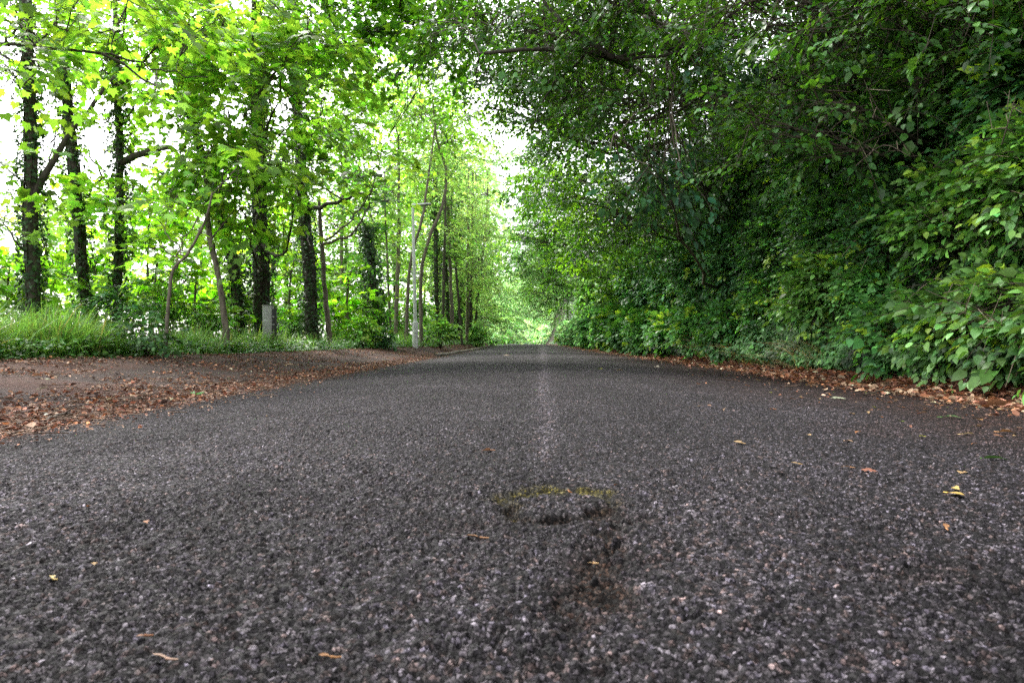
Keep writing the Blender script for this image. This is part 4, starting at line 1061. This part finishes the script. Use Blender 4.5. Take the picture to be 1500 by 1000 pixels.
    for pts, lab in sh:
        P = smooth_path([at(*p) for p in pts], 12)
        r = thing('bare_twig', P[0], lab, 'twig')
        g = Geo(); V, F = tubes(P[None], np.linspace(.006, .002, 12)[None], 5); g.add(V, F)
        g.build('stem', M_TWIG, r, True)
        g = Geo(); k = 6; i = rng.integers(2, 11, k); Q = np.stack([P[i], P[i] + rng.normal(0, .05, (k, 3)), P[i] + rng.normal(0, .1, (k, 3)) + np.array([0, 0, .06])], 1)
        V, F = tubes(Q, np.array([.004, .003, .0015])[None] * np.ones((k, 1)), 3); g.add(V, F); g.build('side_shoots', M_TWIGPALE, r)


def left_shrubs():
    L = [(560, 494, 21, (.3, .35, .22), (.035, .10, .03), 'low dark bramble bush left of the lamp foot'),
         (205, 490, 9.4, (.35, .3, .26), (.04, .10, .03), 'small dark bramble at the foot of the crooked sapling'),
         (175, 450, 11, (.5, .4, .4), (.05, .13, .04), 'loose leafy bush below the bare pointing branch'),
         (645, 487, 27, (.6, .7, .35), (.12, .24, .06), 'bright low bush right of the lamp foot'),
         (530, 484, 20, (.5, .5, .28), (.12, .26, .04), 'leafy bush under the lit wood left of the lamp'),
         (430, 478, 18, (.6, .6, .35), (.08, .19, .03), 'small bush right of the grey marker post'),
         (690, 490, 42, (.6, 1.5, .6), (.14, .27, .06), 'green bush by the kerb farther than the lamp'),
         (706, 494, 54, (.6, 1.5, .6), (.16, .3, .08), 'last bush on the left before the road bends'),
          (300, 445, 17, (1.0, .8, .8), (.14, .28, .04), 'pale loose bush behind the slim pale sapling'),
          (350, 455, 18, (.8, .8, .7), (.12, .25, .04), 'pale loose bush behind the stout ivy-clad trunk'),
          (420, 450, 21, (1.0, .8, .9), (.13, .27, .04), 'pale loose bush behind the marker post, farther in'),
          (490, 455, 23, (1.0, .8, .9), (.14, .29, .05), 'pale loose bush behind the thin forked sapling'),
          (590, 462, 29, (1.1, .8, .9), (.14, .29, .05), 'pale loose bush directly behind the lamp foot'),
          (240, 455, 13, (.6, .5, .5), (.10, .22, .03), 'loose bush directly behind the crooked sapling'),
          (20, 450, 12, (.7, .5, .4), (.10, .22, .03), 'loose bush behind the tall grass at the left edge'),
          (90, 478, 10.5, (.6, .4, .3), (.09, .2, .03), 'leafy weeds among the tall grass at left'),
         (300, 470, 13.5, (.6, .4, .3), (.08, .19, .03), 'leafy weeds behind the grass by the pale sapling')]
    for (u, v, y, r, col, lab) in L:
        p = at(u, v, y)
        make_shrub('woodland_bush', lab, 'shrub', p, r, int(70 * (np.prod(r) / .1) ** .4), lsize=.07 * max(1, y / 14) ** .8, base=col, light=.08, face=(.5, -.8, .2), L=.35 * max(1, y / 20), W=.15 * max(1, y / 20), nleaf=13, mat=M_SHRUB)


def far_end():  # leaf colours paled to paint in the haze at the road's end
    specs = [(745, 470, 95, 3.2, (.6, .72, .5), 'pale rounded bush closing the view where the road ends'),
             (765, 455, 110, 4.2, (.66, .78, .58), 'hazy light tree straight ahead at the end of the road'),
             (722, 425, 100, 4.0, (.38, .54, .2), 'bright tree left of the vanishing road'),
             (800, 470, 90, 3.0, (.6, .74, .48), 'light bush right of the vanishing road'),
             (752, 430, 125, 4.5, (.45, .6, .3), 'tall pale tree behind the end of the road'),
             (800, 420, 100, 6.0, (.30, .48, .14), 'tall light green tree right of the vanishing road'),
             (690, 440, 90, 4.0, (.3, .48, .12), 'far wood edge tree on the left beyond the last bush')]
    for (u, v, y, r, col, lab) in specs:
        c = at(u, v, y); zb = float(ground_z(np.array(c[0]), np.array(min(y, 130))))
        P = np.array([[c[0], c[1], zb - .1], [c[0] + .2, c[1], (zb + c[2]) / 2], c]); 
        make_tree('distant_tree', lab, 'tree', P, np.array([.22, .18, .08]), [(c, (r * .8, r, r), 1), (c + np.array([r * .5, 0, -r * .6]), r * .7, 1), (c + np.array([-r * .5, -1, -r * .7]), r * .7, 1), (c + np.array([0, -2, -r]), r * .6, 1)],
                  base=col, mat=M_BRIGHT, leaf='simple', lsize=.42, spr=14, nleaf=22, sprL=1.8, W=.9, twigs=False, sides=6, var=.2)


# ------------------------------------------------------------------ made things
def ring_lathe(prof_, n=20):
    V = []; F = []
    for (r, z) in prof_:
        for k in range(n):
            a = 2 * math.pi * k / n; V.append((r * math.cos(a), r * math.sin(a), z))
    for i in range(len(prof_) - 1):
        for k in range(n):
            F.append((i * n + k, i * n + (k + 1) % n, (i + 1) * n + (k + 1) % n, (i + 1) * n + k))
    return np.array(V), np.array(F)


def rbox(cx, cy, cz, sx, sy, sz, bev=.01):
    """box with chamfered edges"""
    V = []
    for z, i in ((-sz / 2, bev), (-sz / 2 + bev, 0), (sz / 2 - bev, 0), (sz / 2, bev)):
        x = sx / 2 - i; y = sy / 2 - i; b = bev * .8
        for (px, py) in ((-x + b, -y), (x - b, -y), (x, -y + b), (x, y - b), (x - b, y), (-x + b, y), (-x, y - b), (-x, -y + b)):
            V.append((cx + px, cy + py, cz + z))
    F = []
    for r in range(3):
        for k in range(8): F.append((r * 8 + k, r * 8 + (k + 1) % 8, (r + 1) * 8 + (k + 1) % 8, (r + 1) * 8 + k))
    for r, rev in ((0, 1), (3, 0)):
        for k in (1, 3, 5):
            q = [r * 8, r * 8 + k, r * 8 + k + 1, r * 8 + k + 2 if k < 5 else r * 8 + 7]
            F.append(tuple(q[::-1]) if rev else tuple(q))
    return np.array(V), np.array(F)


def street_lamp():
    b = at(608, 508, 24.0); b[2] = float(ground_z(np.array(b[0]), np.array(b[1])))
    r = thing('street_lamp', b, 'tall slim grey steel street lamp with flat head on the left verge', 'street lamp')
    top = at(604, 303, 24)[2]
    H = top - b[2]
    def put(V): return V + b
    g = Geo(); V, F = ring_lathe([(.10, -.1), (.10, .86), (.096, .89), (.07, .93), (.055, .95)], 22); g.add(put(V), F, (.68, .68, .66)); base = g.build('base_column', M_METAL, r, True)
    g = Geo(); V, F = rbox(.012, -.103, .55, .085, .012, .42, .004); g.add(put(V), F, (.42, .42, .41)); d = g.build('door', M_METAL, base)
    d.matrix_parent_inverse = parent_inv(r); 
    g = Geo()
    n = 14; zz = np.linspace(.93, H, n); q = np.stack([np.linspace(0, -.09, n), 0 * zz, zz], 1) + b
    V, F = tubes(q[None], np.linspace(.062, .046, n)[None], 18); g.add(V, F, (.68, .68, .66)); g.build('pole', M_METAL, r, True)
    g = Geo(); t = np.array([-.09, 0, H]) + b
    V, F = ring_lathe([(.038, -.16), (.042, -.15), (.042, .0), (.03, .01)], 16); g.add(V + t, F, (.3, .3, .3)); g.build('collar', M_METAL, r, True)
    # flat head: long rounded lozenge reaching right, tilted up a little
    hd = Geo(); K = 14; rings = []
    for k in range(K):
        f = k / (K - 1); x = -.045 + .69 * f
        w = .055 + .085 * math.sin(min(f * 1.15, 1) * math.pi * .5); w *= (1 - .35 * max(f - .8, 0) / .2)
        hgt = .085 * (1 - .45 * f)
        ring = []
        for a in np.linspace(0, 2 * np.pi, 16, endpoint=False):
            cy = math.copysign(abs(math.cos(a)) ** .6, math.cos(a)) * w; cz = math.copysign(abs(math.sin(a)) ** .7, math.sin(a)) * hgt * (.9 if math.sin(a) > 0 else .35)
            ring.append((x, cy, cz + .04 + x * .09))
        rings.append(ring)
    V = np.array(rings).reshape(-1, 3) + t
    F = [(k * 16 + a, k * 16 + (a + 1) % 16, (k + 1) * 16 + (a + 1) % 16, (k + 1) * 16 + a) for k in range(K - 1) for a in range(16)]
    hd.add(V, F, (.5, .5, .5))
    for k in (0, K - 1):
        c = V[k * 16:(k + 1) * 16].mean(0); hd.add(np.vstack([c, V[k * 16:(k + 1) * 16]]), [(0, 1 + a, 1 + (a + 1) % 16) for a in range(16)], (.2, .2, .21))
    head = hd.build('lamp_head', M_METAL, r, True)
    g = Geo(); V, F = rbox(.36, 0, .020 + .36 * .09, .34, .17, .012, .003); V = V + t; g.add(V, F, (.6, .62, .6)); g.build('lens', M_LENS, head)
    g = Geo(); V, F = ring_lathe([(.035, .0), (.04, .02), (.04, .06), (.03, .085), (.001, .095)], 14); g.add(V + t + np.array([.03, 0, .085]), F, (.75, .75, .75)); g.build('sensor', M_LENS, head, True)


def marker_post():
    b = at(391, 505, 14.0); b[2] = float(ground_z(np.array(b[0]), np.array(b[1]))) - .05
    H = at(391, 448, 14.0)[2] - b[2]
    r = thing('marker_post', b, 'square grey weathered marker post in the grass on the left verge', 'post')
    g = Geo(); V, F = rbox(0, 0, H / 2, .19, .15, H, .012); g.add(V + b, F, (.36, .355, .34))
    V, F = rbox(0, 0, H + .006, .205, .165, .018, .005); g.add(V + b, F, (.40, .395, .38)); g.build('post', M_CONC, r)
    g = Geo(); V, F = rbox(.125, .01, H / 2 - .02, .055, .12, H - .06, .004); g.add(V + b, F, (.05, .05, .048)); side = g.build('side_board', M_CONC, r)
    for z in (.62, .46, .30):
        g = Geo(); V, F = rbox(.125, -.052, H * z + .16, .05, .008, .018, .002); g.add(V + b, F, (.42, .42, .40)); o = g.build('reflector', M_LENS, side)
    g = Geo(); V, F = rbox(-.02, -.077, H * .70, .10, .008, .022, .002); g.add(V + b, F, (.7, .7, .68)); g.build('white_strip', M_LENS, r)


def fallen_leaves():
    """loose leaves lying on the road and verge that one can point at"""
    def onroad(u, v):
        # walk the view ray down to the ground
        d = np.array([(u - 765) / 1000., 1., (500 - v) / 1000.])
        t = .35 / max((v - 500) / 1000., .002)
        for _ in range(12):
            x = d[0] * t; X = x - float(xc(t))
            z = float(road_z(np.array(x), np.array(t))) if XL < X < XR else float(ground_z(np.array(x), np.array(t)))
            t = (EYE - z) / max((v - 500) / 1000., .002)
        return np.array([d[0] * t, t, z])
    def one(p, s, col, tpl, label, group=None, rot=None, curl=None, up=None):
        g = Geo(); a = rng.random() * 6.28 if rot is None else rot
        root = thing('fallen_leaf', p + np.array([0, 0, .004]), label, 'leaf', group)
        ax = np.array([[math.cos(a), math.sin(a), .12 if up is None else up]])
        pos = p + np.array([0, 0, .007]) - ax[0] * s * .5 * np.array([1, 1, 0])
        c = np.array([col]) * .42; s = s * (.62 if 'asphalt' in label or 'scrap' in label else .7)
        V, F, Cc = leaves(tpl, pos[None], ax, np.array([[rng.normal(0, .3), rng.normal(0, .3), 1.]]), [s], c, curl if curl is not None else rng.uniform(.6, 1.6))
        g.add(V, F, Cc * rng.uniform(.8, 1.2, (len(V), 1)))
        g.build('blade', M_LITTER, root, True)
        g = Geo(); q = np.stack([pos, pos - ax[0] * s * np.array([.2, .2, 0]) + [.003, 0, -.001], pos - ax[0] * s * np.array([.36, .36, 0]) + [.006, .003, -.002]])[None]
        V, F = tubes(q, np.array([[.0016, .0013, .001]]) * (1 + p[1] * .1), 4); g.add(V, F, np.clip(np.array(col) * .8, 0, 1)); g.build('stalk', M_LITTER, root)
    Y = (.75, .55, .02); GR = (.12, .30, .05); TAN = (.55, .36, .16); BR = (.30, .13, .06); OR = (.50, .20, .06); PALE = (.55, .60, .40)
    spec = [(161, 592, .085, Y, MAPLE, 'bright yellow leaf lying on the brown verge at left'),
            (135, 614, .075, (.6, .12, .02), OVATE, 'orange-red leaf at the road edge, below the yellow leaf on the left verge'),
            (190, 573, .10, PALE, OVATE, 'pale grey-green leaf on the left verge beyond the yellow leaf'),
            (1217, 583, .13, PALE, MAPLE, 'curled pale green leaf on the asphalt near the right bank'),
            (1127, 576, .06, (.55, .6, .05), OVATE, 'small yellow-green leaf near the right edge of the road'),
            (1415, 637, .075, (.80, .6, .28), OVATE, 'cream-yellow leaf with upright stalk at right'),
            (1348, 641, .055, (.6, .6, .05), OVATE, 'little yellow leaf left of the cream-yellow one'),
            (1460, 675, .10, GR, LANCE, 'long narrow green leaf on the road at right'),
            (1402, 695, .06, (.65, .42, .2), OVATE, 'tan curled leaf below the narrow green leaf'),
            (1400, 727, .055, (.75, .5, .12), OVATE, 'golden leaf, larger of a close pair at right'),
            (1396, 718, .035, (.7, .5, .15), OVATE, 'golden leaf, smaller of a close pair at right'),
            (1430, 616, .06, (.75, .40, .15), OVATE, 'round orange leaf near the foot of the right bank'),
            (1395, 613, .12, (.10, .22, .05), LANCE, 'slender dark green leaf among the brown dirt at right'),
            (1475, 635, .09, (.55, .28, .12), OVATE, 'brown leaf against the right edge near the litter'),
            (680, 792, .055, (.38, .2, .10), OVATE, 'torn brown leaf flat on the asphalt left of the mossy patch'),
            (210, 770, .03, (.55, .25, .12), OVATE, 'small orange-brown scrap on the left of the road'),
            (70, 853, .022, (.65, .5, .2), OVATE, 'tiny yellow scrap in the lower left of the road'),
            (468, 973, .022, (.40, .2, .08), DEAD, 'brown crumpled scrap at the bottom of the road, left of centre'),
            (222, 974, .030, (.5, .33, .24), DEAD, 'pinkish scrap of leaf at the bottom left'),
            (708, 663, .05, (.5, .25, .13), OVATE, 'brown leaf on the asphalt beyond the mossy patch'),
            (862, 830, .014, (.75, .5, .25), OVATE, 'tiny tan scrap in the rusty stain'),
            (1268, 689, .05, (.45, .17, .10), MAPLE, 'reddish brown leaf in the middle right of the road'),
            (1232, 686, .035, (.55, .3, .15), OVATE, 'small tan leaf beside the reddish brown one'),
            (1380, 772, .045, (.5, .24, .1), LANCE, 'thin brown leaf strip in the lower right'),
            (880, 541, .12, (.5, .5, .05), OVATE, 'yellow-green leaf far off in the right half of the road'),
            (910, 543, .12, (.8, .6, .3), OVATE, 'pale yellow leaf near the litter on the far right side'),
            (963, 538, .14, (.75, .65, .5), OVATE, 'pale buff leaf near the far right litter'),
            (740, 521, .2, (.45, .33, .2), OVATE, 'far buff leaf near the middle of the road')]
    for (u, v, s, c, t, lab) in spec:
        p = onroad(u, v)
        one(p, s, c, t, lab)
    # a sprig of green leaves at the road edge left
    p = onroad(280, 583)
    root = thing('weed', p, 'small green weed sprouting at the left road edge', 'weed')
    g = Geo(); n = 11; a = rng.uniform(-1.2, 2.2, n); ax = np.stack([np.cos(a), np.sin(a) * .5, rng.uniform(.2, .8, n)], 1)
    g.add(*leaves(LANCE, np.repeat(p[None], n, 0) + ax * .01, ax, np.stack([rng.normal(0, .3, n), rng.normal(-.3, .3, n), np.ones(n)], 1), rng.uniform(.05, .10, n), tints(n, (.10, .26, .05), .2))); g.build('leaf_rosette', M_SHRUB, root)
    p = onroad(150, 538)
    root = thing('grass_tuft', p, 'flattened tuft of grass lying on the left leaf litter', 'grass tuft')
    g = Geo(); n = 120; a = rng.normal(-.4, .6, n); L = rng.uniform(.12, .34, n); q = []
    for t in (0, .4, .8, 1): q.append(np.stack([p[0] + rng.normal(0, .03, n) * (1 - t) + np.cos(a) * L * t, p[1] + np.sin(a) * L * t, p[2] + .1 * t * (1 - t) * 3 * L / .25], 1))
    V, F = tubes(np.stack(q, 1), np.array([.003, .003, .002, .0008])[None] * np.ones((n, 1)), 3); g.add(V, F, np.repeat(tints(n, (.22, .27, .10), .3), 12, 0)); g.build('blades', M_GRASS, root)
    # sticks on the verge
    for (u0, v0, u1, v1, rr, lab) in ((170, 588, 250, 590, .008, 'dark stick lying in the litter beside the pale leaf at left'), (60, 622, 110, 612, .012, 'short mossy stick at the left edge of the road'),
                                      (1262, 580, 1312, 578, .006, 'straight grey twig on the orange leaves at right'), (345, 562, 385, 556, .009, 'dark stick at the road edge below the marker post')):
        a = onroad(u0, v0); b = onroad(u1, v1); P = smooth_path([a, (a + b) / 2 + [0, 0, .02], b], 9) + [0, 0, .012]; P[1:-1] += rng.normal(0, .006, (7, 3))
        root = thing('stick', a, lab, 'stick'); g = Geo(); V, F = tubes(P[None], np.linspace(rr, rr * .5, 9)[None], 7); g.add(V, F); g.build('stem', M_TWIG, root, True)
        g = Geo(); V, F = tubes(np.stack([P[4], P[4] + [.03, .02, .03], P[4] + [.07, .03, .05]])[None], np.array([[rr * .5, rr * .4, rr * .2]]), 5); g.add(V, F); g.build('side_twig', M_TWIG, root, True)
    # the many nameless small ones: shared by look and place
    groups = [(80, lambda: (rng.uniform(1000, 1490), -1), 'small brown leaf among many on the dirty right side of the road', 'small brown leaves on the right side of the road', (.022, .05), [TAN, BR, OR, (.4, .25, .15)]),
              (12, lambda: (rng.uniform(1050, 1490), -1), 'small yellow-green leaf scrap on the dirty right side of the road', 'yellow-green scraps on the right side of the road', (.018, .035), [(.5, .5, .08), (.3, .4, .08)]),
              (8, lambda: (rng.uniform(60, 1100), 530 + 430 * rng.random() ** 1.6), 'tiny brown scrap of leaf on the open grey asphalt', 'tiny brown scraps on the open asphalt', (.010, .022), [TAN, OR, BR]),
              (40, lambda: (rng.uniform(20, 480), 0), 'larger tan leaf on top of the litter of the left verge', 'larger tan leaves on the left verge', (.06, .10), [TAN, (.6, .4, .25), OR, (.5, .5, .3)])]
    for (n, f, lab, grp, (s0, s1), pal) in groups:
        for k in range(n):
            u, v = f()
            if v == 0:
                vr = 500 + 140 * (765 - u) / 765.; v = rng.uniform(512 + 18 * (480 - u) / 480, vr - 3)
            if v < 0: v = 500 + .132 * (u - 765) + rng.exponential(26) + 3
            p = onroad(u, v)
            if p[1] > 30: continue
            one(p, rng.uniform(s0, s1), pal[rng.integers(0, len(pal))], OVATE if rng.random() < .7 else DEAD, lab, grp)


# ------------------------------------------------------------------ light and camera
def light_and_camera():
    w = bpy.data.worlds.new('World'); scene.world = w; w.use_nodes = True; nt = w.node_tree
    bg = nt.nodes['Background']
    sky = nt.nodes.new('ShaderNodeTexSky'); sky.sky_type = 'NISHITA'; sky.sun_disc = False
    el, az = R(52), R(-38)      # azimuth from +Y, negative = to the left
    sky.sun_elevation = el; sky.sun_rotation = az; sky.dust_density = 3.0; sky.air_density = 1.0; sky.altitude = 50
    hs = nt.nodes.new('ShaderNodeHueSaturation'); hs.inputs['Saturation'].default_value = .18; hs.inputs['Value'].default_value = SKYGAIN
    nt.links.new(sky.outputs[0], hs.inputs['Color']); nt.links.new(hs.outputs[0], bg.inputs['Color'])
    bg.inputs['Strength'].default_value = .15
    s = bpy.data.lights.new('sun', 'SUN'); s.energy = 4.4; s.angle = R(12); s.color = (1, .95, .86)
    so = bpy.data.objects.new('sun', s); COL.objects.link(so)
    from mathutils import Vector
    d = Vector((math.sin(az) * math.cos(el), math.cos(az) * math.cos(el), math.sin(el)))
    so.rotation_euler = d.to_track_quat('Z', 'Y').to_euler(); so.location = (0, 0, 30)
    cam = bpy.data.cameras.new('camera'); co = bpy.data.objects.new('camera', cam); COL.objects.link(co); scene.camera = co
    cam.sensor_width = 36; cam.lens = 24; cam.clip_start = .05; cam.clip_end = 2000
    co.location = (0, 0, EYE); co.rotation_euler = (R(90), 0, math.atan(.015))
    cam.dof.use_dof = True; cam.dof.focus_distance = 7.0; cam.dof.aperture_fstop = 24 / 1000 / .0024
    scene.view_settings.view_transform = 'Standard'; scene.view_settings.look = 'None'; scene.view_settings.exposure = 0; scene.view_settings.gamma = 1
    c = scene.cycles
    c.use_denoising = False
    try:
        c.denoiser = 'OPENIMAGEDENOISE'; c.denoising_input_passes = 'RGB_ALBEDO_NORMAL'
    except Exception: pass
    c.max_bounces = 7; c.diffuse_bounces = 4; c.glossy_bounces = 2; c.transmission_bounces = 5; c.sample_clamp_indirect = 6
    c.caustics_reflective = False; c.caustics_refractive = False


SKYGAIN = 5.0
build_ground(); build_road(); build_kerb()
all_litter(); build_grass(); build_groundcover()
left_trees(); right_trees(); right_shrubs(); left_shrubs(); far_end()
street_lamp(); marker_post(); fallen_leaves()
light_and_camera()
print('tris', sum(len(m.polygons) for m in bpy.data.meshes))
